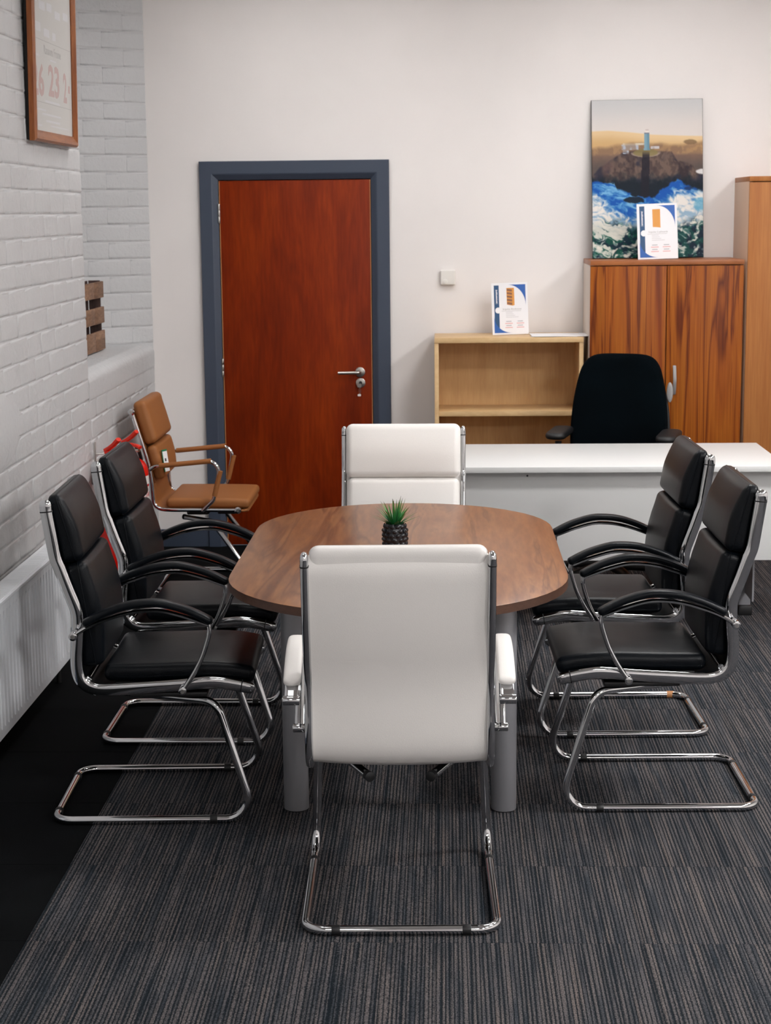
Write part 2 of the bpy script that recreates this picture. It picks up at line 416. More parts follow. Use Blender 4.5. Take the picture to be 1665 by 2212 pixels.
def cushion(curve, d0, d1, hy, th, r, off=0, puff=.0, side=1, seg=4, mid=(8, 5, 1), wfun=None, tfun=None):
    """rounded pad wrapped on a profile curve between arc lengths d0..d1"""
    L = d1-d0; g = rbox(L/2, hy, th/2, r, seg, mid); V = []
    for x, y, z in g[0]:
        d = d0+L/2+x; p, nn = curve.frame(d)
        # extrapolate beyond the ends
        pu = puff*(math.cos(min(1, abs(x)/(L/2))*PI/2)**.6)*(math.cos(min(1, abs(y)/hy)*PI/2)**.6) if z > 0 else 0
        h = off+(th/2+z)*(tfun(d) if tfun else 1)+pu*(z/(th/2)); q = p+nn*h*side
        V.append((q.x, y*(wfun(d) if wfun else 1), q.y))
    return V, g[1]
def text_geo(s, size, depth=.0002, align='LEFT', font_scale_x=1.0, bold=0):
    c = bpy.data.curves.new('t', 'FONT'); c.offset = bold; c.body = s; c.size = size; c.extrude = depth; c.align_x = align; c.resolution_u = 2
    o = bpy.data.objects.new('t', c); COL.objects.link(o); dg = bpy.context.evaluated_depsgraph_get()
    me = bpy.data.meshes.new_from_object(o.evaluated_get(dg)); V = [(v.co.x*font_scale_x, v.co.y, v.co.z) for v in me.vertices]; F = [tuple(p.vertices) for p in me.polygons]
    bpy.data.objects.remove(o); bpy.data.curves.remove(c); bpy.data.meshes.remove(me); return V, F
def struct(name, geo, mat, smooth=False):
    o = mk(name, geo, mat, None, smooth); o['kind'] = 'structure'; return o
rnd = random.Random(4)

# ================================================================== SETTING
XL, XR, YB, YF = -.38, 6.2, 0.0, -11.5
PIER = -1.755          # end of the brick pier / start of the window recess
floor = struct('floor', box(-1.0, XR, YF, .05, -.15, -.006), M['carpetplain'])
ceiling = struct('ceiling', box(-1.0, XR, YF, .1, CEIL, CEIL+.1), M['ceilpaint'])
# back wall with the doorway cut out
wb = join(box(-.95, -.02, 0, .2, 0, CEIL), box(.827, XR, 0, .2, 0, CEIL), box(-.02, .827, 0, .2, 2.0, CEIL), box(-.02, .827, .12, .2, 0, 2.0))
struct('wall_back', wb, M['plaster'])
struct('wall_right', box(XR, XR+.1, YF, .1, 0, CEIL), M['plaster'])
struct('wall_front', box(-1., XR, YF-.1, YF, 0, CEIL), M['plaster'])
T = .518
tile_me = None
ty0 = -4.74
for i in range(12):
    for j in range(-13, 10):
        x0 = .135+i*T; y0 = ty0+j*T; x1 = min(x0+T, XR); y1 = min(y0+T, 0)
        if y0 >= -.02 or x0 > XR-.1: continue
        if x0 > 4.4 and j < -3: continue
        full = y1-y0 > T-.001 and x1-x0 > T-.001
        g = .0003; b = .0007
        V = [(g, g, -.006), (x1-x0-g, g, -.006), (x1-x0-g, y1-y0-g, -.006), (g, y1-y0-g, -.006),
             (g, g, -b), (x1-x0-g, g, -b), (x1-x0-g, y1-y0-g, -b), (g, y1-y0-g, -b),
             (g+b, g+b, 0), (x1-x0-g-b, g+b, 0), (x1-x0-g-b, y1-y0-g-b, 0), (g+b, y1-y0-g-b, 0)]
        F = [(8, 9, 10, 11)]+[(a+k, a+(k+1) % 4, a+4+(k+1) % 4, a+4+k) for a in (0, 4) for k in range(4)]
        if full and tile_me: o = mk('carpet_tile', None, None, floor, mesh=tile_me)
        else:
            o = mk('carpet_tile', (V, F), M['carpet'], floor, False)
            if full: tile_me = o.data
        o.location = (x0, y0, 0)
# border carpet strip along the left wall
for j in range(-13, 10):
    y0 = ty0+j*T; y1 = min(y0+T, 0)
    if y0 >= -.02: continue
    o = mk('border_tile', box(XL, .1345, y0+.0006, y1-.0006, -.006, -.0003), M['carpetplain'], floor, False)
# left wall: pier, low wall under the window, splayed reveal
def brick_mesh(w, h, seed):
    """thickly painted brick: soft bed joints, almost filled perpends; local y along the wall, z up, x proud"""
    r = random.Random(seed); d = .0034; j = lambda q: r.uniform(-q, q)
    ce, cz = .003, .013
    V = [(0, 0, 0), (0, w, 0), (0, w, h), (0, 0, h)]
    dep = [d+j(.0008) for _ in range(4)]
    V += [(dep[0]*.85, ce*.02, cz*.3+j(.0015)), (dep[1]*.85, w-ce*.02, cz*.3+j(.0015)), (dep[2]*.85, w-ce*.02, h-cz*.3+j(.0015)), (dep[3]*.85, ce*.02, h-cz*.3+j(.0015))]
    V += [(dep[0], ce, cz+j(.002)), (dep[1], w-ce, cz+j(.002)), (dep[2], w-ce, h-cz+j(.002)), (dep[3], ce, h-cz+j(.002))]
    F = [(8, 9, 10, 11)]+[(a+k_, a+(k_+1) % 4, a+4+(k_+1) % 4, a+4+k_) for a in (0, 4) for k_ in range(4)]
    return V, F
BH, BL = .0905, .245
bm_cache = {}
def brick(parent, w, seed):
    key = (round(w, 3), seed)
    if key not in bm_cache:
        o = mk('brick', brick_mesh(w-.0003, BH-.004, seed), M['brickpaint'], parent, True, auto=False); bm_cache[key] = o.data; return o
    return mk('brick', None, None, parent, mesh=bm_cache[key])
wall_left = struct('wall_left', box(XL-.6, XL, YF, PIER, 0, CEIL), M['brickpaint'])
cnt = 0
for c in range(5, 30):
    z = c*BH+.005
    ya = PIER; k = 0
    while ya > -3.95:
        w = BL if (k or c % 2) else BL/2
        o = brick(wall_left, w, rnd.randrange(6) if w == BL else 7)
        o.location = (XL-.0005, ya-w+.001, z); o.rotation_euler = (0, 0, rnd.uniform(-.006, .006)); ya -= w; k += 1; cnt += 1
wall_apron = struct('wall_alcove', box(XL-.6, XL, PIER, 0, 0, 1.085), M['brickpaint'])
for c in range(4, 12):
    ya = -.0; k = 0
    while ya > PIER+.01:
        w = BL if (k or c % 2) else BL/2
        w = min(w, ya-PIER)
        if w < .05: break
        o = brick(wall_apron, w, rnd.randrange(6) if w == BL else 7); o.location = (XL-.0005, ya-w+.001, c*BH+.005); ya -= w; k += 1
# rounded plastered sill
sg = fillet([(XL-.6, 0, 1.125), (XL-.05, 0, 1.122), (XL+.006, 0, 1.10), (XL+.0045, 0, 1.0), (XL+.0, 0, .985)], [.05, .045, .03], 6)
V = []; F = []; m_ = len(sg)
for y in (PIER, -.88, 0):
    V += [(p.x, y, p.z) for p in sg]+[(XL-.6, y, .99)]
m_ += 1
F += [tuple(range(m_)), tuple(reversed(range(2*m_, 3*m_)))]
for a in range(2): F += [(a*m_+i, (a+1)*m_+i, (a+1)*m_+i+1, a*m_+i+1) for i in range(m_-1)]
mk('window_sill', (V, F), M['brickpaint'], wall_apron, True)
ell = [(math.cos(a), math.sin(a)) for a in [i*2*PI/40 for i in range(40)]]
mk('plaster_patch', xf(pillow([(.42*c_, .15*s_) for c_, s_ in ell], .022, .96, 2.0, 9), Matrix(((0, 0, 1, XL-.002), (1, 0, 0, -3.38), (0, 1, 0, 1.05), (0, 0, 0, 1)))), M['brickpaint'], wall_left, True)
# splayed far reveal: from the back-wall corner out to the window
rv = prism([(XL, .0), (XL, .02), (-.99, .02), (-.99, -.42), (-.93, -.40)], 1.0, CEIL)
wall_reveal = struct('wall_reveal', rv, M['brickpaint'])
rd = Vector((-.93+.38, -.40, 0)); rl = rd.length; rang = math.atan2(rd.y, rd.x)
for c in range(24):
    z = 1.125+c*BH; a = 0; k = 0
    while a < rl-.02:
        w = BL if (k or c % 2) else BL/2; w = min(w, rl-a)
        if w < .05: break
        o = brick(wall_reveal, w, rnd.randrange(6) if w == BL else 7)
        # brick local y along the reveal (towards the back corner), x proud into the room
        o.rotation_euler = (0, 0, rang+PI/2)
        p = Vector((XL, 0, 0))+rd.normalized()*(a+w); o.location = (p.x, p.y, z); a += w; k += 1
# window in the recess (night outside)
win = struct('window_1', join(box(-.99, -.93, PIER, -.40, 1.1, 1.17), box(-.99, -.93, PIER, -.40, 2.9, 3.0), box(-.99, -.93, PIER, PIER+.06, 1.17, 2.9), box(-.99, -.93, -.46, -.40, 1.17, 2.9), box(-.985, -.935, -1.10, -1.05, 1.17, 2.9)), M['whiteplastic'])
mk('window_pane', box(-.965, -.957, PIER+.06, -1.10, 1.17, 2.9), M['glass'], win, False)
mk('window_pane', box(-.965, -.957, -1.05, -.46, 1.17, 2.9), M['glass'], win, False)
struct('wall_recess', join(box(-1.0, XL, PIER, 0, 3.0, CEIL), box(-1.0, -.99, PIER, 0, .0, 1.1)), M['brickpaint'])
struct('baseboard_back', join(box(XL, -.104, -.018, 0, 0, .095), box(.91, 1.14, -.018, 0, 0, .095), box(3.56, XR, -.018, 0, 0, .095)), M['blueframe'])
struct('baseboard_left', box(XL, XL+.016, YF, -.02, 0, .095), M['blueframe'])

# ------------------------------------------------------------------ door
door = bpy.data.objects.new('door_1', None); COL.objects.link(door); door['kind'] = 'structure'
DW, DH = .807, 1.982
def frame_loop(prof):
    V, F = [], []; n = len(prof)
    for (cx, cz, sx, sz) in ((-.004, .0, -1, 0), (-.004, DH+.004, -1, 1), (DW+.004, DH+.004, 1, 1), (DW+.004, 0, 1, 0)):
        for o_, y in prof: V.append((cx+sx*o_, y, cz+sz*o_))
    for i in range(3):
        for k in range(n-1): F.append((i*n+k, i*n+k+1, (i+1)*n+k+1, (i+1)*n+k))
    return V, F
mk('door_frame', frame_loop([(.0, .05), (.0, -.004), (.001, -.007), (.028, -.027), (.034, -.029), (.094, -.029), (.098, -.025), (.098, 0.0)]), M['blueframe'], door, False)
leaf = mk('door_leaf', box(0, DW, .0, .042, .006, DH, .0015), M['door'], door)
each('lipping', (box(-.0015, .003, -.0006, .0415, .007, DH-.001), box(DW-.003, DW+.0015, -.0006, .0415, .007, DH-.001)), M['edge'], leaf, False)
for z in (1.81, .985, .22):
    hg = mk('hinge', join(cyl((-.003, -.008, z-.05), (-.003, -.008, z-.017), .008, 12, .001), cyl((-.003, -.008, z-.016), (-.003, -.008, z+.016), .008, 12, .001), cyl((-.003, -.008, z+.017), (-.003, -.008, z+.05), .008, 12, .001)), M['steel'], door)
mk('lever_rose', cyl((.742, .0, .957), (.742, -.009, .957), .027, 28, .003), M['steel'], leaf)
hp = fillet([(.742, -.006, .957), (.742, -.052, .957), (.625, -.054, .956)], .016, 6)
mk('lever_handle', tube(hp, .0095, 14), M['steel'], leaf)
mk('escutcheon', cyl((.744, .0, .899), (.744, -.008, .899), .026, 28, .003), M['steel'], leaf)
mk('lock_barrel', cyl((.744, -.004, .899), (.744, -.013, .899), .0085, 16, .001), M['blackplastic'], leaf)
key = thing('door_key', 'small steel key left in the lock of the brown door', 'key', (.738, -.018, .885))
mk('key_bow', xf(prism(rrect(.012, .010, .006, 4), -.0012, .0012), Matrix.Rotation(PI/2, 4, 'X')), M['steel'], key)
mk('key_shaft', cyl((.005, -.0, .010), (.006, .02, .014), .003, 8), M['steel'], key)
mk('key_ring', tube([(.002+.004*math.cos(a), -.003, -.028+.017*math.sin(a)) for a in [i*2*PI/18 for i in range(18)]], .0011, 6, closed=True), M['steel'], key)
mk('key_tag', xf(prism(rrect(.009, .006, .004, 4), -.001, .001), Matrix.Translation((-.001, -.004, -.052)) @ Matrix.Rotation(PI/2, 4, 'X')), M['labelwhite'], key)

# ------------------------------------------------------------------ ceiling lights
for k, (x, y, sx, sy, s, where) in enumerate(LAMPS):
    t = thing('ceiling_light', 'square white ceiling light panel '+where, 'light', (x, y, CEIL), 0, 'square ceiling panels above the room')
    a, b = sx/2, sy/2
    mk('light_frame', join(box(-a-.03, -a, -b-.03, b+.03, -.02, 0), box(a, a+.03, -b-.03, b+.03, -.02, 0), box(-a, a, -b-.03, -b, -.02, 0), box(-a, a, b, b+.03, -.02, 0)), M['whiteplastic'], t, False)
    mk('diffuser', box(-a, a, -b, b, -.012, -.001), emis('lamp_diffuser_%d' % k, (1, .993, .985, 1), s), t, False)

# ================================================================== MEETING CHAIRS
def boss(x, z, yc, hw, r): return cyl((x, yc-hw, z), (x, yc+hw, z), r, 18, .0015)
FRAME = [(.0125, .970), (.0145, .949), (.024, .885), (.034, .82), (.045, .787), (.066, .725), (.089, .66), (.0925, .62), (.0885, .56), (.0845, .515), (.0865, .472), (.097, .443), (.121, .423), (.165, .4145), (.28, .420), (.385, .4265), (.455, .433), (.495, .434), (.54, .428), (.585, .419)]
fc = catmull(FRAME, 4)
SL = [(.003, 1.05), (.008, 1.0), (.014, .95), (.026, .88), (.040, .81), (.057, .74), (.076, .675), (.087, .61), (.0885, .55), (.088, .50), (.0915, .465), (.101, .441), (.124, .424), (.165, .416), (.28, .420), (.385, .4265), (.455, .433), (.495, .434), (.54, .428), (.585, .419)]
sling_curve = Curve2(catmull(SL, 5))
zf = lambda z: sling_curve.find(lambda p: (p.y-z) if (p.x < .12 and p.y > .44) else 9)
def meeting_chair(label, kind, group):
    LM = M['black'] if kind == 'black' else M['white']
    t = thing('meeting_chair', label, 'chair', (0, 0, 0), 0, group)
    for s in (1, -1):
        f = mk('side_frame', sweep(fc, .0185, .0105, s*.231, 16, 2.8, 0, 0), M['chrome'], t)
        each('end_cap', (sweep([(.0125, .970), (.0122, .975)], .0185, .0105, s*.231, 16, 2.6, 0, .015), sweep([(.585, .419), (.597, .4165)], .0185, .0105, s*.231, 16, 2.4, 0, .016)), M['chrome'], f)
        each('seam_ring', (sweep([(.0142, .953), (.0139, .9565)], .0195, .0115, s*.231, 16, 2.8), sweep([(.571, .4215), (.5742, .4209)], .0193, .0112, s*.231, 16, 2.8)), M['blackplastic'], f)
        arc = catmull([(.088, .592), (.136, .621), (.201, .646), (.25, .6595), (.30, .666), (.35, .6645), (.413, .6475), (.455, .632), (.484, .621)], 4)
        a = mk('armrest', join(sweep(arc, .0055, .018, s*.274, 14, 3.2), sweep(catmull([(.483, .630), (.4865, .605), (.480, .575), (.463, .525), (.436, .473), (.404, .424)], 4), .0072, .0145, s*.274, 14, 3), boss(.0875, .5925, s*.274, .0215, .0125), boss(.4035, .4235, s*.274, .019, .012)), M['chrome'], t)
        pa = catmull([(x_, z_-.007) for x_, z_ in [(.125, .6385), (.16, .657), (.201, .674), (.25, .6885), (.30, .6945), (.35, .693), (.413, .676), (.455, .658), (.487, .6405)]], 4)
        mk('arm_pad', sweep(pa, .0115, .0225, s*.274, 18, 3.0, .012, .01), LM, a)
        each('screw_cap', (cyl((.0875, s*(.274+.02), .5925), (.0875, s*(.274+.0228), .5925), .007, 12), cyl((.4035, s*(.274+.018), .4235), (.4035, s*(.274+.0205), .4235), .0065, 12)), M['alu'], a)
    # sling between the frames
    d0 = zf(.975); d1 = sling_curve.find(lambda p: p.x-.56 if p.y < .44 else 9); V, F = [], []; nu, nv = 44, 8
    for sgn in (1, -1):
        for i in range(nu+1):
            d = d0+(d1-d0)*i/nu; p, nn = sling_curve.frame(d); fr = i/nu
            for j in range(nv+1):
                y = -.2215+.443*j/nv; w = 1-(y/.2215)**2
                off = sgn*(.0045+.004*w)-.010*w*math.sin(min(1, fr/.72)*PI)+.022*max(0, 1-fr/.045)**2
                q = p+nn*off; V.append((q.x, y, q.y))
    K = (nu+1)*(nv+1)
    for i in range(nu):
        for j in range(nv):
            a = i*(nv+1)+j; q = (a, a+1, a+nv+2, a+nv+1); F.append(q); F.append(tuple(x+K for x in reversed(q)))
    for i in range(nu):
        for j in (0, nv):
            a = i*(nv+1)+j; q = (a, a+nv+1, a+nv+1+K, a+K); F.append(q if j == 0 else tuple(reversed(q)))
    for j in range(nv):
        for i in (0, nu):
            a = i*(nv+1)+j; F.append((a, a+1, a+1+K, a+K))
    mk('back_sling', (V, F), LM, t)
    hd = (zf(.998), zf(.789)); ld = (zf(.787), zf(.475))
    for nm, (da, db), hyy, pf in (('head_pad', hd, .219, .010), ('lumbar_pad', ld, .215, .012)):
        tf = (lambda d, da=da: 1-.42*max(0, 1-(d-da)/.12)**1.4) if nm == 'head_pad' else (lambda d: 1)
        o = mk(nm, cushion(sling_curve, da, db, hyy, .070, .024, .003, pf, mid=(8, 6, 1), tfun=tf), LM, t)
        # piping: a closed loop round the pad, just behind its front edge
        L_ = db-da; pts = []
        for x_, y_ in rrect(L_/2-.0005, hyy+.0006, .024, 5):
            p, nn = sling_curve.frame(da+L_/2+x_); q = p+nn*(.003+(.035+.0105)*tf(da+L_/2+x_)); pts.append((q.x, y_, q.y))
        mk('piping', tube(pts, .0017, 6, closed=True), LM, o)
    sc_ = Curve2([(.13, .437), (.30, .436), (.45, .440), (.53, .438), (.575, .430), (.62, .420)])
    g = cushion(sc_, .03, .478, .216, .052, .022, -.004, .010, mid=(9, 6, 1)); mk('seat', g, LM, t)
    mk('seat_base', join(box(.19, .585, -.21, .21, .404, .434, .012), box(.24, .47, -.225, .225, .388, .402, .004)), M['blackplastic'], t)
    mk('back_rail', cyl((.118, -.222, .447), (.118, .222, .447), .009, 12), M['chrome'], t)
    # sled
    S = [(.145, .083, .374), (.497, .228, .374), (.607, .246, .0128), (0, .246, .0128)]
    path = S+[(x, -y, z) for x, y, z in reversed(S)]
    pl = fillet(path, [.055, .065, .055, .055, .065, .055], 7)
    sled = mk('sled_base', tube(pl, .0125, 14), M['chrome'], t)
    for s in (1, -1):
        e = Vector((.145, s*.083, .374)); d = (Vector((.497, s*.228, .374))-e).normalized()
        mk('tube_plug', tube([e-d*.016, e-d*.014, e+d*.004], [.009, .0135, .0135], 14), M['blackplastic'], sled)
        mk('glide', join(cyl((.47, s*.246, .0128), (.492, s*.246, .0128), .0136, 14, .001), box(.47, .492, s*.246-.008, s*.246+.008, 0, .006)), M['blackplastic'], sled)
        mk('glide', join(cyl((0, s*.166-.011, .0128), (0, s*.166+.011, .0128), .0136, 14, .001), box(-.008, .008, s*.166-.011, s*.166+.011, 0, .006)), M['blackplastic'], sled)
    return t
def place(o, x, y, rz): o.location = (x, y, 0); o.rotation_euler = (0, 0, rz)
GB = 'black leather chairs along the table sides'; GW = 'white leather chairs at the table ends'
cb = meeting_chair('black leather cantilever chair on the left, nearest the radiator', 'black', GB)
place(cb, .0098, -4.1726, .038)
copy_thing(cb, (.0097, -3.3821, 0), .0012, 'black leather cantilever chair in front of the red fire extinguishers')
copy_thing(cb, (2.1423, -4.0376, 0), PI+.0212, 'black leather cantilever chair on the right, nearer to the camera')
rr_ = copy_thing(cb, (2.1021, -3.2812, 0), PI+.0329, 'black leather cantilever chair on the right, closest to the white desk')
tw = mk('tape_wrap', tube([(.040, -.246, .0128), (.066, -.246, .0128)], .0134, 14), M['edge'], rr_); tw['label'] = 'orange brown tape on the base tube'
cw = meeting_chair('white leather cantilever chair in the foreground with its back to the camera', 'white', GW)
place(cw, 1.084, -5.2106, PI/2+.0226)
copy_thing(cw, (1.0394, -2.6656, 0), -PI/2-.0133, 'white leather cantilever chair at the far table end, facing the camera')

# ================================================================== TABLE
def d_end(w, y0, y1, n=28):
    r = w/2; pts = []
    for k in range(n+1):
        a = PI*k/n; pts.append((r*math.cos(a), y1-r+r*math.sin(a)*1.0))
    for k in range(n+1):
        a = PI+PI*k/n; pts.append((r*math.cos(a), y0+r+r*math.sin(a)))
    return pts
tb = thing('conference_table', 'walnut effect oval conference table on four silver tube legs', 'table', (1.057, -3.845, 0))
o1 = d_end(1.022, -.905, .905); n1 = len(o1)
o2 = [(x*(1-.0015/.51), y*(1-.0015/.9)) for x, y in o1]
V = [(x, y, .703) for x, y in o1]+[(x, y, .7292) for x, y in o1]+[(x, y, .73) for x, y in o2]
top = mk('tabletop', ([(x, y, .7292) for x, y in o1]+[(x, y, .73) for x, y in o2], [(i, (i+1) % n1, n1+(i+1) % n1, n1+i) for i in range(n1)]+[tuple(range(n1, 2*n1))]), M['tabletop'], tb, True)
mk('edge_band', ([(x, y, .704) for x, y in o1]+[(x, y, .7292) for x, y in o1], [(i, (i+1) % n1, n1+(i+1) % n1, n1+i) for i in range(n1)]+[tuple(reversed(range(n1)))]), M['tableedge'], tb, True)
for sx in (-1, 1):
    for sy in (-1, 1):
        cx, cy = sx*.3185, sy*.425
        lg = mk('leg', cyl((cx, cy, .004), (cx, cy, .70), .0385, 32, .001), M['silverpaint'], tb)
        mk('foot_pad', cyl((cx, cy, 0), (cx, cy, .0045), .033, 24), M['blackplastic'], lg)
        mk('mounting_plate', box(cx-.055, cx+.055, cy-.055, cy+.055, .698, .7035, .002), M['silverpaint'], lg)
# plant
pl_ = thing('potted_plant', 'small spiky green plant in a black knobbly pot on the table', 'plant', (1.037, -3.86, .73))
prof = [(.024, 0), (.031, .001), (.036, .012), (.0395, .03), (.040, .05), (.037, .07), (.0325, .086), (.030, .089), (.028, .086), (.028, .078)]
mk('pot', lathe(prof, 32), M['potblack'], pl_)
kn = []
for r_ in range(6):
    z = .010+.0142*r_; rr = .0375+.002*math.sin(PI*(r_+.5)/6)-(.003 if r_ in (0, 5) else 0)
    for k in range(12):
        a = 2*PI*(k+.5*(r_ % 2))/12; c = Vector((rr*math.cos(a), rr*math.sin(a), z)); nn = Vector((math.cos(a), math.sin(a), .0)); tt = Vector((-math.sin(a), math.cos(a), 0))
        ring = [c+tt*.0088*math.cos(b)+Vector((0, 0, .0078*math.sin(b))) for b in [i*PI/3 for i in range(6)]]
        ring2 = [c+nn*.0034+tt*.0048*math.cos(b)+Vector((0, 0, .0043*math.sin(b))) for b in [i*PI/3 for i in range(6)]]
        kn.append((ring+ring2+[c+nn*.0046], [(i, (i+1) % 6, 6+(i+1) % 6, 6+i) for i in range(6)]+[(6+i, 6+(i+1) % 6, 12) for i in range(6)]))
pk = mk('pot_knobs', join(*kn), M['potblack'], pl_); pk['kind'] = 'stuff'
mk('soil', lathe([(.001, .079), (.0278, .079), (.0278, .076)], 20), M['soil'], pl_)
for k in range(48):
    ring = k % 3; az = k*2.399+rnd.uniform(-.2, .2); el = (1.30, .92, .58)[ring]+rnd.uniform(-.12, .12); L = (.098, .096, .084)[ring]*rnd.uniform(.8, 1.1); w = .0050*rnd.uniform(.8, 1.15)
    p = Vector((.006*math.cos(az), .006*math.sin(az), .078)); rows = 7; V = []; tipv = []
    for i in range(rows+1):
        u = i/rows; e_ = el-(.25 if ring else .08)*u; d = Vector((math.cos(az)*math.cos(e_), math.sin(az)*math.cos(e_), math.sin(e_)))
        sd = Vector((-math.sin(az), math.cos(az), 0)); up = d.cross(sd)*-1; ww = w*(1-u**1.6)*(1 if u > .05 else .9)+.0002
        V += [p-sd*ww, p+up*-.0016*(1-u), p+sd*ww, p+up*.0010*(1-u)]; tipv += [u]*4; p = p+d*L/rows
    F = [(4*i+a, 4*i+(a+1) % 4, 4*i+4+(a+1) % 4, 4*i+4+a) for i in range(rows) for a in range(4)]
    o = mk('leaf', (V, F), M['leaf'], pl_)
    at = o.data.attributes.new('tip', 'FLOAT', 'POINT')
    for i, v in enumerate(tipv): at.data[i].value = v

# ================================================================== TAN CHAIR
tc = thing('soft_pad_chair', 'tan leather soft pad chair with chrome frame beside the brown door', 'chair', (0, -.95, 0))
RAIL = [(-.292, .885), (-.287, .865), (-.262, .78), (-.240, .705), (-.2265, .655), (-.215, .60), (-.206, .53), (-.203, .47), (-.197, .437), (-.172, .416), (-.12, .409), (.0, .408), (.12, .4065), (.205, .406)]
rc = catmull(RAIL, 4); tcv = Curve2([(-.30, .935)]+rc)
tz = lambda z: tcv.find(lambda p: (p.y-z) if (p.x < -.195 and p.y > .44) else 9)
for s in (1, -1):
    f = mk('side_rail', sweep(rc, .0095, .007, s*.252, 12, 2.6), M['chrome'], tc)
    each('end_boss', (boss(-.2915, .883, s*.252, .012, .0165), boss(.206, .406, s*.252, .012, .0165)), M['chrome'], f)
    each('boss_screw', (cyl((-.2915, s*.262, .883), (-.2915, s*.2655, .883), .008, 12), cyl((.206, s*.262, .406), (.206, s*.2655, .406), .008, 12)), M['steel'], f)
    ap = fillet([(-.212, s*.255, .606), (-.185, s*.268, .622), (-.15, s*.27, .6265), (.132, s*.27, .652), (.092, s*.27, .458), (.035, s*.258, .404)], [.03, .03, .05, .04], 8)
    a = mk('armrest', tube(ap, .0095, 12), M['chrome'], tc)
    each('arm_sleeve', (tube([(-.165, s*.27, .6255), (-.15, s*.27, .6265), (.085, s*.27, .6478)], .0125, 14), tube([(.1275, s*.27, .600), (.0965, s*.27, .478)], .0125, 14)), M['tan'], a)
def wf(d):
    z = tcv.at(d); 
    if z.x < -.195 and z.y > .40:
        u = z.y
        if u > .60: return 1
        if u > .53: return 1-.30*((.60-u)/.07)
        if u > .50: return .70
        return min(1, .70+.30*(.50-u)/.07)
    return 1
d0 = tz(.875); d1 = tcv.find(lambda p: p.x-.235 if p.y < .42 else 9); V, F = [], []; nu, nv = 60, 6
for sgn in (1, -1):
    for i in range(nu+1):
        d = d0+(d1-d0)*i/nu; p, nn = tcv.frame(d)
        for j in range(nv+1):
            q = p+nn*(sgn*.006); V.append((q.x, (-.246+.492*j/nv)*wf(d), q.y))
K = (nu+1)*(nv+1)
for i in range(nu):
    for j in range(nv):
        a = i*(nv+1)+j; q = (a, a+1, a+nv+2, a+nv+1); F.append(q); F.append(tuple(x+K for x in reversed(q)))
    for j in (0, nv):
        a = i*(nv+1)+j; q = (a, a+nv+1, a+nv+1+K, a+K); F.append(q if j == 0 else tuple(reversed(q)))
for j in range(nv):
    for i in (0, nu):
        a = i*(nv+1)+j; F.append((a, a+1, a+1+K, a+K))
mk('back_sling', (V, F), M['tan'], tc)
mk('head_pad', cushion(tcv, tz(.925), tz(.715), .234, .066, .026, .006, .008), M['tan'], tc)
mk('lumbar_pad', cushion(tcv, tz(.708), tz(.545), .234, .05, .022, .006, .008, mid=(8, 6, 1), wfun=lambda d: 1-.16*max(0, (d-tz(.63))/(tz(.545)-tz(.63)))), M['tan'], tc)
sv = Curve2([(-.2, .412), (.0, .410), (.22, .408), (.30, .402)])
mk('seat', cushion(sv, .055, .458, .236, .046, .020, .004, .006), M['tan'], tc)
mk('seat_lip', sweep([(.20, .402), (.232, .400), (.252, .404)], .008, .240, 0, 20, 6), M['tan'], tc)
mk('mechanism', join(box(-.13, .10, -.085, .085, .372, .400, .01), box(-.07, .04, -.07, .07, .352, .376, .008), box(.10, .19, -.2, .2, .378, .396, .006), box(-.04, .045, -.21, .21, .380, .395, .005)), M['blackplastic'], tc)
Sx = [(-.075, .085, .345), (.075, .20, .342), (.31, .25, .0128), (-.20, .25, .0128)]
sl = mk('sled_base', tube(fillet(Sx+[(x, -y, z) for x, y, z in reversed(Sx)], [.035, .06, .05, .05, .06, .035], 7), .0125, 14), M['chrome'], tc)
for s in (1, -1):
    e = Vector((-.075, s*.085, .345)); d = (Vector((.075, s*.2, .342))-e).normalized()
    mk('tube_plug', tube([e-d*.012, e-d*.010, e+d*.004], [.009, .0135, .0135], 14), M['blackplastic'], sl)
    mk('glide', join(cyl((.16, s*.25, .0128), (.182, s*.25, .0128), .0136, 14, .001), box(.16, .182, s*.25-.008, s*.25+.008, 0, .006)), M['blackplastic'], sl)
tagt = thing('price_tag', 'white and green swing tag hanging on the tan chair back', 'tag', (-.150, -1.135, .662), 0)
tagt.rotation_euler = (0, math.radians(-9), -.45)
mk('tag_card', box(-.0008, .0008, -.021, .021, -.075, .03), M['paper'], tagt, False)
mk('tag_band', join(box(-.001, .001, -.0212, .0212, .022, .031), box(-.001, .001, -.0212, -.016, -.076, .03)), M['green'], tagt, False)
mk('tag_print', box(.0006, .0013, -.006, .006, -.026, -.012), M['ink'], tagt, False)

# ================================================================== DESK + OFFICE CHAIR
dk = thing('office_desk', 'white office desk with modesty panel in front of the cupboards', 'desk', (1.88, -1.655, 0))
mk('desktop', box(-.80, .775, -.375, .375, .705, .73, .002), M['whitelam'], dk)
mp = mk('modesty_panel', box(-.765, .76, -.29, -.272, .305, .7045, .001), M['whitelam'], dk)
mk('screw_head', cyl((-.325, -.2905, .680), (-.325, -.2915, .680), .0045, 10), M['ink'], mp)
for s in (-1, 1):
    x = s*.67
    lg = mk('desk_leg', join(box(x-.03, x+.03, .0, .06, .035, .70, .006), box(x-.03, x+.03, -.265, .34, .67, .703, .005)), M['silverpaint'], dk)
    mk('side_panel', prism([(-.20, .09), (.06, .09), (.06, .31), (-.20, .31)], -.006, .006) if False else box(x+.0, x+.008, -.20, .0, .10, .67), M['silverpaint'], lg, False)
    mk('desk_foot', box(x-.03, x+.03, -.02, .34, .0, .038, .008), M['silverpaint'], lg)
    each('foot_cap', (box(x-.032, x+.032, -.045, -.015, .0, .045, .006), box(x-.032, x+.032, .335, .36, 0, .045, .006)), M['blackplastic'], lg)
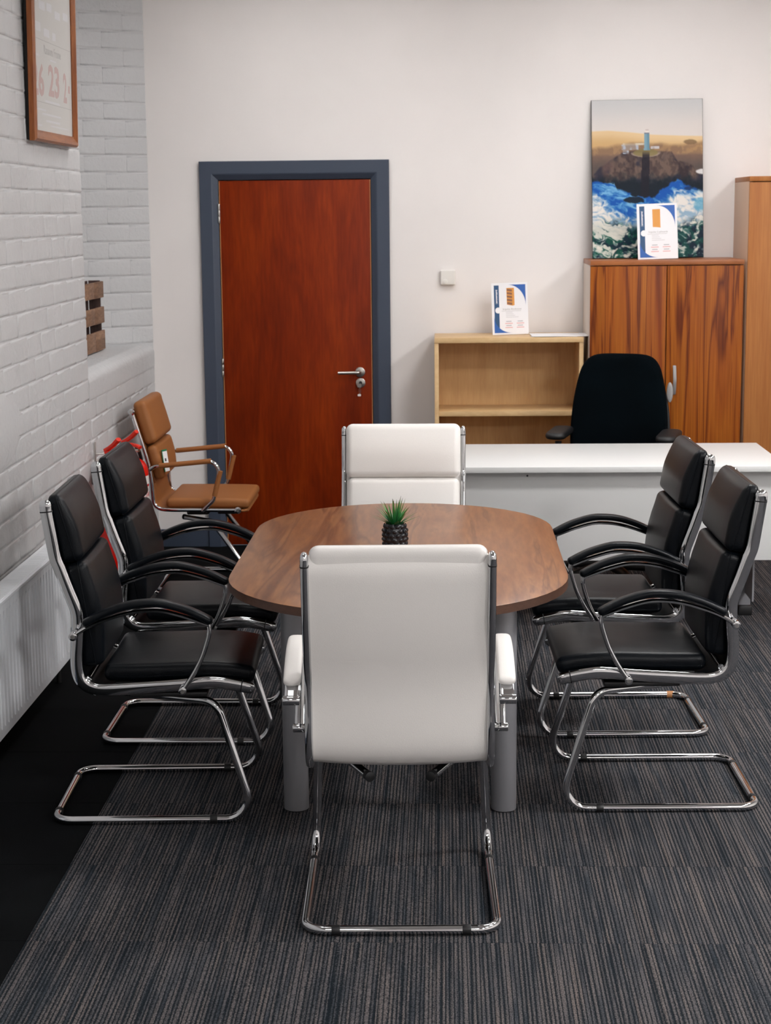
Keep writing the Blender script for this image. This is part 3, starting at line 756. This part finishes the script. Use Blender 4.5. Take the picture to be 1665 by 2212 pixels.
oc = thing('operator_chair', 'black fabric operator chair behind the white desk', 'chair', (2.062, -.86, 0), -.30)
ol = []
ol_prof = [(.120, .55), (.195, .56), (.228, .60), (.240, .68), (.2385, .78), (.230, .88), (.215, .97), (.195, 1.045), (.165, 1.09), (.12, 1.111), (.05, 1.116)]
pr = catmull(ol_prof, 3); ol = [(x, z) for x, z in pr]+[(-x, z) for x, z in reversed(pr)]
g = pillow(ol, .085, .22, 2.6, 6)
rotX = Matrix.Rotation(PI/2, 4, 'X')
bk = mk('backrest', [(lambda p: (p.x, p.y+.0-.55*(p.x**2)+(p.z-.8)*.06, p.z))(rotX @ Vector(v)) for v in g[0]] and ([(lambda p: (p.x, p.y-.5*(p.x**2)+(p.z-.8)*.08, p.z))(rotX @ Vector(v)) for v in g[0]], g[1]), M['navyfabric'], oc)
g2 = pillow([(x*1.01, .80+(z-.80)*.72) for x, z in ol], .03, .2, 2.5, 4)
mk('back_shell', ([(lambda p: (p.x*1.0, p.y+.055-.5*(p.x**2)+(p.z-.8)*.08, p.z))(rotX @ Vector(v)) for v in g2[0]], g2[1]), M['blackplastic'], oc)
mk('tilt_lever', pillow([(.245+.022*math.cos(a), .935+.055*math.sin(a)) for a in [i*2*PI/24 for i in range(24)]], .02, .4, 2.2, 4) and xf(pillow([(.238+.016*math.cos(a), .93+.05*math.sin(a)) for a in [i*2*PI/24 for i in range(24)]], .02, .4, 2.2, 4), Matrix.Translation((0, .02, 0)) @ rotX), M['greyplastic'], oc)
gs = pillow(rrect(.25, .24, .10, 6), .085, .2, 2.6, 5)
mk('seat', [(v[0], v[1]-.20, v[2]+.475) for v in gs[0]] and ([(v[0], v[1]-.20, v[2]+.475) for v in gs[0]], gs[1]), M['navyfabric'], oc)
mk('spine', sweep([(.0, .42), (.10, .44), (.13, .55), (.12, .75)], .01, .035, 0, 12, 3) and xf(sweep([(-.05, .425), (.055, .43), (.09, .50), (.085, .75)], .01, .035, 0, 12, 3), Matrix.Rotation(PI/2, 4, 'Z')), M['blackplastic'], oc)
for s in (-1, 1):
    a = mk('armrest', xf(pillow(rrect(.05, .125, .045, 6), .036, .3, 2.4, 4), Matrix.Translation((s*.268, -.155, .738)) @ Matrix.Rotation(.06, 4, 'X')), M['blackplastic'], oc)
    mk('arm_post', tube(fillet([(s*.268, -.18, .70), (s*.268, -.18, .42), (s*.12, -.18, .41)], .04, 5), .016, 12), M['blackplastic'], a)
mk('gas_column', join(cyl((0, -.2, .10), (0, -.2, .40), .025, 18), cyl((0, -.2, .38), (0, -.2, .43), .06, 18, .005)), M['blackplastic'], oc)
for k in range(5):
    a = 2*PI*k/5+.3; e = Vector((.29*math.cos(a), -.2+.29*math.sin(a), 0))
    lg = mk('base_spoke', tube([(0, -.2, .105), (e.x*.5, -.2+(e.y+.2)*.5, .095), (e.x, e.y, .075)], [.028, .022, .016], 10), M['blackplastic'], oc)
    tt = Vector((-math.sin(a), math.cos(a), 0))
    mk('castor', join(cyl(e+tt*.006+Vector((0, 0, .026)), e+tt*.022+Vector((0, 0, .026)), .026, 16, .003), cyl(e-tt*.022+Vector((0, 0, .026)), e-tt*.006+Vector((0, 0, .026)), .026, 16, .003), cyl(e+Vector((0, 0, .03)), e+Vector((0, 0, .075)), .007, 8)), M['blackplastic'], lg)

# ================================================================== STORAGE
bc = thing('bookcase', 'open maple bookcase standing beside the striped cupboard', 'bookcase', (1.532, 0, 0))
hw = .385; fy = -.385
mk('top_board', box(-hw, hw, fy-.004, -.03, 1.138, 1.165, .0015), M['maple'], bc)
for s in (-1, 1): mk('side_board', box(s*hw-(.022 if s > 0 else 0), s*hw+(.022 if s < 0 else 0), fy, -.03, 0.0, 1.138, .001), M['maple'], bc)
mk('back_board', box(-hw+.022, hw-.022, -.045, -.034, .06, 1.138), M['mapleback'], bc, False)
for z in (.768, .40): mk('shelf', box(-hw+.0225, hw-.0225, fy+.012, -.046, z-.0125, z+.0125, .001), M['maple'], bc)
mk('bottom_board', box(-hw+.0225, hw-.0225, fy+.01, -.046, .06, .085, .001), M['maple'], bc)
mk('plinth', box(-hw+.0225, hw-.0225, fy+.03, fy+.045, 0, .06), M['maple'], bc, False)
cu = thing('cupboard', 'striped olive veneer two door cupboard under the lighthouse print', 'cupboard', (2.331, 0, 0))
hw = .389; fy = -.45
mk('top_board', box(-hw, hw, fy-.004, -.01, 1.531, 1.556, .0015), M['walnutedge'], cu)
for s in (-1, 1): mk('side_board', box(s*hw-(.018 if s > 0 else 0), s*hw+(.018 if s < 0 else 0), fy+.019, -.011, 0, 1.531, .001), M['paleside'], cu)
mk('back_board', box(-hw+.018, hw-.018, -.02, -.011, .05, 1.531), M['paleside'], cu, False)
mk('plinth', box(-hw+.018, hw-.018, fy+.03, fy+.045, 0, .06), M['walnutedge'], cu, False)
mk('bottom_board', box(-hw+.018, hw-.018, fy+.02, -.02, .06, .085), M['paleside'], cu, False)
for s in (-1, 1):
    x0, x1 = (-hw+.001, -.002) if s < 0 else (.002, hw-.001)
    o = mk('door', box(x0, x1, fy, fy+.018, .065, 1.527, .001), M['walnutcab'], cu)
    hx = s*.045
    hb = xf(sweep(catmull([(-.0, .873), (.012, .89), (.024, .925), (.028, .946), (.024, .967), (.012, 1.002), (0, 1.019)], 5), .0035, .0085, 0, 12, 2.2), Matrix.Translation((hx, fy-.002, 0)) @ Matrix.Rotation(-PI/2, 4, 'Z'))
    mk('handle', hb, M['greyplastic'], o)
tl = thing('tall_cupboard', 'tall plain beech cupboard at the right edge of the picture', 'cupboard', (3.139, 0, 0))
hw = .405; fy = -.46
mk('top_board', box(-hw, hw, fy-.004, -.01, 1.944, 1.969, .0015), M['beech'], tl)
for s in (-1, 1): mk('side_board', box(s*hw-(.018 if s > 0 else 0), s*hw+(.018 if s < 0 else 0), fy+.019, -.011, 0, 1.944, .001), M['beechside'], tl)
mk('back_board', box(-hw+.018, hw-.018, -.02, -.011, .05, 1.944), M['beechside'], tl, False)
mk('plinth', box(-hw+.018, hw-.018, fy+.03, fy+.045, 0, .06), M['beech'], tl, False)
for s in (-1, 1):
    x0, x1 = (-hw+.001, -.002) if s < 0 else (.002, hw-.001)
    o = mk('door', box(x0, x1, fy, fy+.018, .065, 1.94, .001), M['beech'], tl)
    mk('handle', xf(sweep(catmull([(-.0, .97), (.02, 1.0), (.028, 1.045), (.02, 1.09), (0, 1.12)], 5), .0035, .0085, 0, 12, 2.2), Matrix.Translation((s*.045, fy-.002, 0)) @ Matrix.Rotation(-PI/2, 4, 'Z')), M['greyplastic'], o)

# ------------------------------------------------------------------ A4 signs
def sign(name, label, loc, rz, tilt, roll, art, w=.19, h=.272):
    t = thing(name, label, 'sign', loc); t.rotation_euler = (0, 0, rz)
    mt = Matrix.Rotation(-tilt, 4, 'X') @ Matrix.Rotation(roll, 4, 'Y') @ Matrix.Rotation(PI/2, 4, 'X')   # card plane x,y -> x,z, facing -Y
    def P(nm, g, m_, par): return mk(nm, xf(g, mt), m_, par, False)
    card = P('card', box(-w/2, w/2, 0, h, -.0015, .0), M['paper'], t)
    mk('stand_strut', xf(box(-.03, .03, 0, .16, -.003, -.0015), Matrix.Translation((0, 0.0, 0)) @ mt @ Matrix.Translation((0, .0, -.002)) @ Matrix.Rotation(0, 4, 'X')), M['paper'], t, False)
    W_, H_ = w/2-.012, h
    e = .0004
    # corner swooshes
    x1 = w/2-.011; y1 = h-.010; arc = [(x1-.092+.092*math.sin(a), y1-.112+.112*math.cos(a)) for a in [i*PI/2/14 for i in range(15)]]
    P('corner_swoosh', prism([(x1, y1)]+arc, 0, e), M['blueink'], t)
    x0 = -w/2+.011; y0 = .009
    band = P('side_band', join(prism([(x0+.002, h-.012), (x0+.002, .035), (x0+.028, .035), (x0+.028, h-.012)], 0, e)), M['navyink'], t)
    arc = [(x0+.092-.092*math.sin(a), y0+.088-.088*math.cos(a)) for a in [i*PI/2/14 for i in range(15)]]
    P('lower_swoosh', prism([(x0, y0)]+arc, e, 2*e), M['blueink'], t)
    P('disc', prism([(x0+.022+.0155*math.cos(a), h*.470+.0155*math.sin(a)) for a in [i*2*PI/28 for i in range(28)]], 2*e, 3*e), M['paper'], t)
    marks = [box(x0+.009, x0+.021, h*.60, h*.604, e, 2*e), box(x0+.009, x0+.021, h*.865, h*.869, e, 2*e)]
    r = random.Random(3); y = h*.615
    while y < h*.855:
        d = r.uniform(.003, .006); marks.append(box(x0+.0115, x0+.0115+r.uniform(.006, .009), y, y+d, e, 2*e)); y += d+.0012
    P('band_lettering', join(*marks), M['paperlaps'], band)
    tt, ft = text_geo(art['title'], .0135)
    tw = max(v[0] for v in tt); tt = [(x0+.046+v[0]*.098/tw, h*.476+v[1], v[2]+.0003) for v in tt]; P('title', (tt, ft), M['inkgrey'], t)
    P('rule', box(x0+.040, x0+.142, h*.452, h*.456, 0, e), M['inkgrey'], t)
    ls = [box(x0+.062, x0+.062+l, h*.425-i*.0085, h*.425-i*.0085+.0025, 0, e) for i, l in enumerate((.035, .04, .048, .066))]
    P('body_lines', join(*ls), M['inklight'], t)
    hd, pd = [], []
    for cx in (x0+.066, x0+.126):
        for cy in (h*.245, h*.165):
            hd.append(box(cx-.004, cx+.024, cy, cy+.0045, 0, e)); pd.append(box(cx-.009, cx+.030, cy-.0105, cy-.006, 0, e))
    [P('price_heading', g_, M['inkmid'], t) for g_ in hd]; [P('price_line', g_, M['inkred'], t) for g_ in pd]
    cx = x0+.088; cy0, cy1 = h*.565, h*.90
    if art['kind'] == 'bookcase':
        p1 = P('bookcase_picture', prism([(cx-.019, cy0+.004), (cx+.010, cy0-.003), (cx+.021, cy0), (cx+.020, cy1), (cx-.020, cy1)], 0, e), M['orangeink'], t)
        P('shelf_picture', join(*[prism([(cx-.018, cy0+.006+i*.0175), (cx+.009, cy0+.001+i*.0175), (cx+.009, cy0+.013+i*.0175), (cx-.018, cy0+.017+i*.0175)], e, 2*e) for i in range(5)]), M['brownink'], p1)
    else:
        P('cupboard_picture', prism([(cx-.019, cy0+.004), (cx-.003, cy0+.003), (cx+.020, cy0), (cx+.020, cy1), (cx-.020, cy1)], 0, e), M['orangeink'], t)
    return t
sign('price_sign', 'blue and white price sign with a bookcase picture, on the maple bookcase', (1.5485, -.20, 1.168), .0, .16, -.028, dict(title='Impulse Bookcases', kind='bookcase'))
sign('price_sign', 'blue and white price sign with an orange cupboard, before the lighthouse print', (2.297, -.345, 1.559), .0, .14, -.028, dict(title='Impulse Cupboards', kind='cupboard'), w=.205, h=.283)
s1 = mk('loose_sheet', box(-.15, .15, -.11, .11, 0, .0022), M['paper'], None, False); s1.location = (1.80, -.27, 1.1682); s1.rotation_euler = (0, 0, .03)
tag(s1, 'upper white paper sheet hanging over the bookcase corner', 'paper', 'loose sheets on the bookcase')
s2 = mk('loose_sheet', box(-.12, .12, -.10, .10, 0, .0022), M['paperlaps'], None, False); s2.location = (1.775, -.265, 1.1655); s2.rotation_euler = (0, 0, -.10)
tag(s2, 'lower white paper sheet lying flat under another sheet on the bookcase', 'paper', 'loose sheets on the bookcase')

# ------------------------------------------------------------------ lighthouse print (flat printed picture, colours per vertex)
def hsh(i, j, k=0):
    h = (i*374761393+j*668265263+k*974634221) & 0xffffffff; h = ((h ^ (h >> 13))*1274126177) & 0xffffffff; return ((h ^ (h >> 16)) & 0xffff)/65535
def vn(x, y, k=0):
    i, j = math.floor(x), math.floor(y); u, v = x-i, y-j; u = u*u*(3-2*u); v = v*v*(3-2*v)
    return (hsh(i, j, k)*(1-u)+hsh(i+1, j, k)*u)*(1-v)+(hsh(i, j+1, k)*(1-u)+hsh(i+1, j+1, k)*u)*v
def fbm(x, y, k=0, o=4):
    s = 0; a = .5
    for q in range(o): s += a*vn(x, y, k+q); x *= 2.03; y *= 2.03; a *= .5
    return s/(1-.5**o)
def sm(a, b, x): t = max(0, min(1, (x-a)/(b-a))); return t*t*(3-2*t)
def mixc(a, b, t): return tuple(p*(1-t)+q*t for p, q in zip(a, b))
def pl(P, u):
    for (a, b), (c, d) in zip(P, P[1:]):
        if u <= c: t = (u-a)/(c-a); return b+(d-b)*t
    return P[-1][1]
HZ = [(0, .195), (.15, .192), (.35, .205), (.55, .222), (.8, .231), (1, .236)]
HEATH = [(0, .300), (.15, .285), (.35, .265), (.6, .275), (.82, .285), (1, .262)]
RT = [(0, .485), (.06, .43), (.12, .405), (.2, .368), (.27, .335), (.4, .322), (.62, .322), (.72, .335), (.78, .395), (.86, .398), (.92, .43), (.95, .475), (1, .48)]
RB = [(0, .512), (.07, .507), (.14, .527), (.2, .515), (.225, .562), (.3, .585), (.4, .612), (.57, .620), (.61, .575), (.66, .565), (.70, .535), (.77, .505), (.84, .54), (.95, .575), (1, .578)]
def picture(u, v):   # u right 0..1, v down 0..1 -> sRGB
    n = fbm(u*7, v*9, 1); n2 = fbm(u*24, v*28, 5); n3 = fbm(u*9+n*3, v*34+n*6+u*5, 9, 5); n4 = fbm(u*11, v*6, 13)
    c = mixc((200, 199, 199), (218, 209, 204), sm(0, .2, v))
    hz = pl(HZ, u)
    land = mixc((224, 194, 150), (204, 166, 116), sm(hz, hz+.09, v))
    land = mixc(land, mixc((138, 108, 84), (176, 138, 96), sm(.45, .6, n2)*.5+.4*sm(.8, .9, u)*sm(.36, .3, v)), sm(-.012, .022, v-pl(HEATH, u)-.03*(n-.5)))
    c = mixc(c, land, sm(hz-.003, hz+.004, v))
    c = mixc(c, (122, 96, 70), .8*sm(1.3, .7, ((u-.885)/.065)**2+((v-.272)/.016)**2+(n2-.5)))
    # rocks
    n6 = fbm(u*40+n*4, v*34, 21, 3); rock = mixc((50, 38, 42), (108, 88, 78), sm(.34, .66, n4)*.55+.45*sm(.36, .64, n6)); rock = mixc(rock, (36, 36, 54), sm(.48, .64, n)*.8)
    rock = mixc(rock, (96, 72, 70), sm(.10, .0, abs(u-.13)+abs(v-.42))*.8)
    rock = mixc(rock, (5, 20, 34), sm(.455, .555, v+.10*(n2-.5)+.03*(n6-.5)))
    heath2 = mixc((122, 96, 82), (88, 76, 72), sm(.33, .44, v)+.3*(n2-.5))
    if v > .34: c = mixc(c, heath2, sm(.335, .36, v))
    rt = pl(RT, u)+.018*(n2-.5); c = mixc(c, rock, sm(-.008, .010, v-rt))
    c = mixc(c, (226, 224, 224), .9*sm(1.3, .6, ((u-1.)/.055)**2+((v-.46)/.016)**2+(n2-.5)))
    # sea
    n7 = fbm(u*26+n*5, v*70+n*7, 31, 3); blue = mixc((8, 82, 166), (120, 176, 214), sm(.42, .74, n3*.6+n7*.4)*.95)
    white = mixc((228, 223, 216), (132, 166, 192), sm(.58, .34, n3*.55+n7*.45)*.85)
    green = mixc((4, 74, 62), (2, 34, 50), sm(.4, .6, n2)+.4*sm(.5, 1, u)*sm(.8, 1, v)) if u < .62 else mixc((6, 62, 60), (2, 26, 44), sm(.45, .6, n2))
    w_edge = pl([(0, .585), (.12, .655), (.22, .72), (.36, .76), (.5, .70), (.7, .63), (.77, .57), (.88, .595), (1, .585)], u)+.07*(n-.5)
    g_edge = pl([(0, .755), (.3, .80), (.6, .83), (.72, .82), (.9, .775), (1, .74)], u)+.05*(n-.5)
    sea = mixc(blue, white, sm(-.05, .05, v-w_edge+.10*(n7-.5)))
    sea = mixc(sea, (86, 158, 190), .7*sm(1.2, .4, ((u-.98)/.07)**2+((v-.665)/.05)**2+(n7-.5)*.8))
    thr = .50+.10*sm(.6, .75, u)*sm(.76, .84, v)+.02*sm(.8, 1, v)-.05*sm(.3, .0, u)
    lower = mixc(green, mixc((176, 184, 176), (226, 221, 209), n7), sm(thr-.07, thr+.08, n3*.72+n7*.28))
    sea = mixc(sea, lower, sm(-.04, .04, v-g_edge+.08*(n7-.5)))
    rb = pl(RB, u)+.030*(n2-.5)+.022*(n7-.5); c = mixc(c, sea, sm(-.008, .010, v-rb))
    c = mixc(c, (8, 28, 46), sm(1.2, .75, ((u-.37)/.090)**2+((v-.634-.03*(u-.37))/.021)**2+1.4*(n7-.5)))
    c = mixc(c, (10, 46, 92), .85*sm(1.3, .6, ((u-.865)/.035)**2+((v-.566)/.012)**2+n7-.5))
    # buildings, walled green, tower and its long shadow
    for (a, b, y0, y1, cc) in ((.27, .42, .285, .318, (176, 182, 196)), (.28, .33, .318, .340, (186, 198, 214)), (.53, .61, .295, .310, (196, 192, 196)), (.28, .50, .276, .286, (206, 196, 178))):
        if a < u < b and y0 < v < y1: c = mixc(c, cc, .35+.6*sm(.40, .6, vn(u*34, v*46, 3)))
    el = ((u-.485)/.122)**2+((v-.336)/.026)**2
    c = mixc(c, (172, 154, 138), .75*sm(1.35, 1.05, el)*sm(.325, .345, v)); c = mixc(c, (132, 118, 74), .85*sm(1.0, .72, el))
    if .32 < v < .612 and abs(u-.488+.05*(v-.34)) < .032+.028*(v-.32): c = mixc(c, (20, 16, 30), .78*sm(.32, .36, v))
    hwid = .021+.006*sm(.22, .33, v)
    if .217 < v < .322 and abs(u-.497) < hwid: c = mixc((124, 158, 174), (98, 136, 154), sm(.485, .515, u))
    if .190 < v < .211 and abs(u-.500) < .016: c = mixc((196, 180, 176), (232, 222, 214), sm(.190, .203, v))
    if .209 < v < .218 and abs(u-.498) < .025: c = (118, 122, 134)
    return c
ap_ = thing('lighthouse_print', 'large frameless lighthouse and stormy sea print leaning on the cupboard', 'picture', (2.268, -.150, 1.560))
pw, ph = .580, .828; tilt = .155
mt = Matrix.Rotation(-tilt, 4, 'X') @ Matrix.Rotation(-.006, 4, 'Y') @ Matrix.Rotation(PI/2, 4, 'X')
mk('print_board', xf(box(-pw/2, pw/2, 0, ph, -.018, 0, .001), mt), M['darkgap'], ap_, False)
nx, ny = 170, 242; V = []; cols = []
for j in range(ny+1):
    for i in range(nx+1):
        u, v = i/nx, j/ny; V.append(mt @ Vector((-pw/2+.0015+(pw-.003)*u, (ph-.003)*(1-v)+.0015, .0006))); cols.append(lin(picture(u, v)))
F = [(j*(nx+1)+i, (j+1)*(nx+1)+i, (j+1)*(nx+1)+i+1, j*(nx+1)+i+1) for j in range(ny) for i in range(nx)]
o = mk('print_face', (V, F), M['print'], ap_, False)
ca = o.data.color_attributes.new('Col', 'FLOAT_COLOR', 'POINT'); ca.data.foreach_set('color', [x for c in cols for x in c])

# thermostat / sensor
th = thing('wall_sensor', 'small square white sensor box on the white wall above the bookcase', 'sensor', (1.2185, 0, 1.4615))
mk('housing', xf(rbox(.0395, .014, .0395, .006, 3), Matrix.Translation((0, -.0142, 0))), M['whiteplastic'], th)
mk('dial', cyl((-.014, -.027, -.022), (-.014, -.034, -.022), .0135, 24, .002), M['whiteplastic'], th)

# ================================================================== LEFT WALL THINGS
fp = thing('framed_poster', 'faded theatre poster in an orange wood frame on the brick pier', 'picture', (XL+.016, -2.345, 2.09))
fp.rotation_euler = (0, .018, 0)
# local: y along wall (+y away from camera), z up, x out
fw2, fh = .38, 1.05
prof = [(0, 0), (0, .020), (.008, .028), (.018, .028), (.036, .016), (.042, .016), (.042, .010)]
V, F = [], []; n = len(prof)
for (cy, cz, sy, sz) in ((-fw2, 0, 1, 1), (fw2, 0, -1, 1), (fw2, fh, -1, -1), (-fw2, fh, 1, -1)):
    for o_, x in prof: V.append((x, cy+sy*o_, cz+sz*o_))
for i in range(4):
    for k in range(n-1): F.append((i*n+k, i*n+k+1, ((i+1) % 4)*n+k+1, ((i+1) % 4)*n+k))
V0, F0 = V, F
for i, nm in enumerate(('frame_rail', 'frame_stile', 'frame_rail', 'frame_stile')):
    idx = list(range(i*n, i*n+n))+list(range(((i+1) % 4)*n, ((i+1) % 4)*n+n))
    mk(nm, ([V0[q] for q in idx], [(k, k+1, n+k+1, n+k) for k in range(n-1)]+[(0, n, 2*n-1, n-1)]), M['frameoak'], fp, False)
mk('backing_board', box(-.012, .004, -fw2+.004, fw2-.004, .004, fh-.004), M['darkgap'], fp, False)
pp = mk('poster_sheet', box(.004, .0105, -fw2+.036, fw2-.036, .036, fh-.036), M['posterpaper'], fp, False)
mk('poster_glass', box(.0115, .0125, -fw2+.041, fw2-.041, .041, fh-.041), M['glass'], fp, False)
rotw = Matrix(((0, 0, 1, 0), (1, 0, 0, 0), (0, 1, 0, 0), (0, 0, 0, 1)))   # text x->y, y->z, z->x
def ptext(nm, s, y, z, w, h, m_):
    g = text_geo(s, 1.0, .0002, bold=.028 if 'date' in nm else .008); xs = [v[0] for v in g[0]]; ys = [v[1] for v in g[0]]
    g = [(y+(v[0]-min(xs))/(max(xs)-min(xs))*w, z+(v[1]-min(ys))/(max(ys)-min(ys))*h, .0107+v[2]) for v in g[0]], g[1]
    mk(nm, xf(g, rotw), m_, pp, False)
def pbars(nm, bars, m_): mk(nm, join(*[box(.0105, .0108, y0, y0+w, z, z+h) for y0, z, w, h in bars]), m_, pp, False)
ptext('date_number', '26', -.355, .172, .195, .125, M['inkpink'])
ptext('date_number', '23', -.085, .180, .195, .125, M['inkpink'])
ptext('date_number', '2', .185, .172, .062, .120, M['inkpink'])
pbars('date_bar', [(.275, .215, .03, .03)], M['inkpink'])
ptext('heading_words', 'Ransom Frome', -.150, .338, .30, .034, M['inkgrey'])
pbars('rule_line', [(-.345, .385, .69, .0025), (-.345, .150, .69, .0025)], M['inkgrey'])
pbars('fine_print', [(-.15, .155, .26, .008), (-.05, .318, .11, .006), (-.33, .322, .09, .008), (-.34, .120, .2, .006), (-.20, .105, .33, .007), (-.14, .080, .25, .008), (-.33, .06, .12, .006), (-.06, .065, .32, .005)], M['inklight'])
pbars('bill_lines', [(-.31, .415, .11, .034), (-.15, .405, .10, .030), (.0, .402, .06, .03), (-.32, .52, .07, .032), (-.22, .50, .10, .032), (-.09, .505, .09, .032), (.05, .49, .10, .03), (.2, .50, .1, .03), (-.32, .60, .12, .03), (-.12, .60, .08, .03), (.02, .60, .12, .03), (-.3, .70, .5, .06), (-.3, .82, .55, .1)], M['inklight'])

# wooden letter rack on the sill
lr = thing('letter_rack', 'rustic brown plank letter rack standing on the white window sill', 'rack', (-.60, -.675, 1.126))
rw, rh = .225, .352
for s in (-1, 1): mk('side_plank', box(-.028, .030, s*rw-.010, s*rw+.010, 0, rh, .002), M['rackdark'], lr)
mk('back_plank', box(-.030, -.022, -rw+.01, -.03, .24, rh), M['rackdark'], lr, False)
mk('back_plank', box(-.030, -.022, -.028, rw-.055, .0, rh), M['rackdark'], lr, False)
for z, h_ in ((.004, .095), (.139, .080), (.268, .080)):
    mk('pocket_board', box(.031, .046, -rw-.01, -.002, z, z+h_, .002), M['rackwood'], lr)
    mk('pocket_board', box(.031, .046, .002, rw+.01, z-.002, z+h_, .002), M['rackwood'], lr)
    mk('pocket_floor', box(-.022, .030, -rw+.01, rw-.01, z, z+.008), M['rackdark'], lr, False)

# radiator
rad = thing('radiator', 'white corrugated panel radiator below the brick wall', 'radiator', (XL, -3.72, 0))
L0, L1 = -.96, .96; z0, z1 = .088, .545
V, F = [], []; pitch = .045; k = 0; ys = []
y = L0+.02
pts = [(L0, .098), (L0+.018, .100)]
while y < L1-.03:
    pts += [(y, .100), (y+.005, .089), (y+.013, .089), (y+.018, .100)]; y += pitch
pts += [(L1-.018, .100), (L1, .098)]
rows = [(z0, 0), (z0+.030, 0), (z0+.045, 1), (z1-.055, 1), (z1-.040, 0), (z1-.012, 0), (z1-.002, 0)]
for z, on in rows:
    for yy, x in pts: V.append((x if on else .100, yy, z))
m_ = len(pts)
for i in range(len(rows)-1):
    for j in range(m_-1): F.append((i*m_+j, i*m_+j+1, (i+1)*m_+j+1, (i+1)*m_+j))
mk('front_panel', (V, F), M['radpaint'], rad, True)
mk('back_panel', box(.022, .034, L0+.005, L1-.005, z0, z1-.02), M['radpaint'], rad, False)
mk('top_grille', join(box(.016, .094, L0-.002, L1+.002, z1-.006, z1, .001), box(.090, .103, L0-.002, L1+.002, z1-.014, z1-.002, .002), *[box(.030, .088, L0+.04+i*.022, L0+.046+i*.022, z1-.001, z1+.0006) for i in range(84)]), M['radpaint'], rad, False)
for yy in (L0, L1): mk('side_cover', box(.016, .101, yy-.003, yy+.003, z0+.03, z1-.004, .001), M['radpaint'], rad)
mk('inlet_pipe', tube(fillet([(.06, L1-.06, 0.0), (.06, L1-.06, .075), (.06, L1-.06, .12)], .02), .0095, 10), M['blackplastic'], rad)
mk('inlet_pipe', tube(fillet([(.06, L0+.06, 0.0), (.06, L0+.06, .12)], .02), .0095, 10), M['blackplastic'], rad)
for yy in (-.6, .6): mk('wall_bracket', box(.009, .024, yy-.02, yy+.02, .15, .5), M['radpaint'], rad, False)

# fire extinguishers
def extinguisher(label, x, y, z, rz, words):
    t = thing('fire_extinguisher', label, 'fire extinguisher', (x, y, z), rz, 'red fire extinguishers on the left wall')
    r = .077
    body = mk('cylinder', lathe([(.05, 0), (r-.004, .002), (r, .012), (r, .40), (r-.004, .425), (r-.018, .448), (r-.042, .464), (.022, .470), (.021, .482), (.001, .482)], 40), M['red'], t)
    def arcq(a0, a1, zl, zh, rr):
        V, F = [], []; n = 20
        for i in range(n+1):
            a = a0+(a1-a0)*i/n; V += [(rr*math.cos(a), rr*math.sin(a), zl), (rr*math.cos(a), rr*math.sin(a), zh)]
        return V, [(2*i, 2*i+2, 2*i+3, 2*i+1) for i in range(n)]
    lb = mk('label_panel', join(arcq(-1.3, 1.3, .345, .385, r+.0006), arcq(-1.3, 1.3, .255, .335, r+.0006)), M['labelwhite'], t)
    mk('label_stripe', join(arcq(-1.3, 1.3, .337, .343, r+.0008), arcq(-1.3, 1.3, .12, .25, r+.0006)), M['labelred'], lb)
    def ctext(s, size, zc, m_, a0):
        g = text_geo(s, size, .0001); xs = [v[0] for v in g[0]]; wd = max(xs); rr = r+.0012
        V = [((rr+v[2])*math.cos(a0+(v[0]-wd/2)/rr), (rr+v[2])*math.sin(a0+(v[0]-wd/2)/rr), zc+v[1]) for v in g[0]]
        mk('label_lettering', (V, g[1]), m_, lb, False)
    ctext('FOAM', .036, .285, M['labelred'], .05)
    mk('label_boxes', join(arcq(-.55, -.05, .20, .235, r+.001), arcq(.05, .55, .20, .235, r+.001), arcq(-.55, .5, .15, .185, r+.001)), M['labelwhite'], lb)
    mk('valve', join(cyl((0, 0, .48), (0, 0, .515), .016, 16, .002), cyl((.0, 0, .505), (.045, 0, .505), .009, 12), box(-.02, .03, -.012, .012, .512, .532, .003)), M['steel'], t)
    mk('carry_handle', sweep([(-.042, .530), (.0, .530), (.035, .524), (.052, .517)], .0075, .0135, 0, 12, 3), M['redplastic'], t)
    mk('squeeze_lever', sweep([(-.044, .538), (-.02, .550), (.005, .566), (.034, .592)], .0095, .0145, 0, 12, 3), M['redplastic'], t)
    mk('hose', tube(fillet([(0, .01, .505), (.0, .06, .505), (-.01, .098, .45), (-.01, .092, .10)], .04, 6), .009, 10), M['blackplastic'], t)
    mk('wall_hook', box(-.125, -.07, -.015, .015, .38, .46, .003), M['steel'], t)
    return t
extinguisher('red foam fire extinguisher nearest the tan chair', -.262, -1.41, .225, -.40, 1)
extinguisher('red fire extinguisher mostly hidden behind a black chair back', -.262, -1.84, .245, -.55, 0)
wbk = thing('wall_hook_strip', 'small rusty metal bracket on the wall left of the extinguishers', 'bracket', (XL, -1.70, .73))
mk('strip', box(.006, .012, -.004, .004, -.03, .075, .001), M['steel'], wbk)
mk('prong', join(cyl((.012, 0, .02), (.06, .01, .022), .003, 8), cyl((.012, 0, -.01), (.06, .01, -.008), .003, 8)), M['steel'], wbk)
bpy.context.view_layer.update()
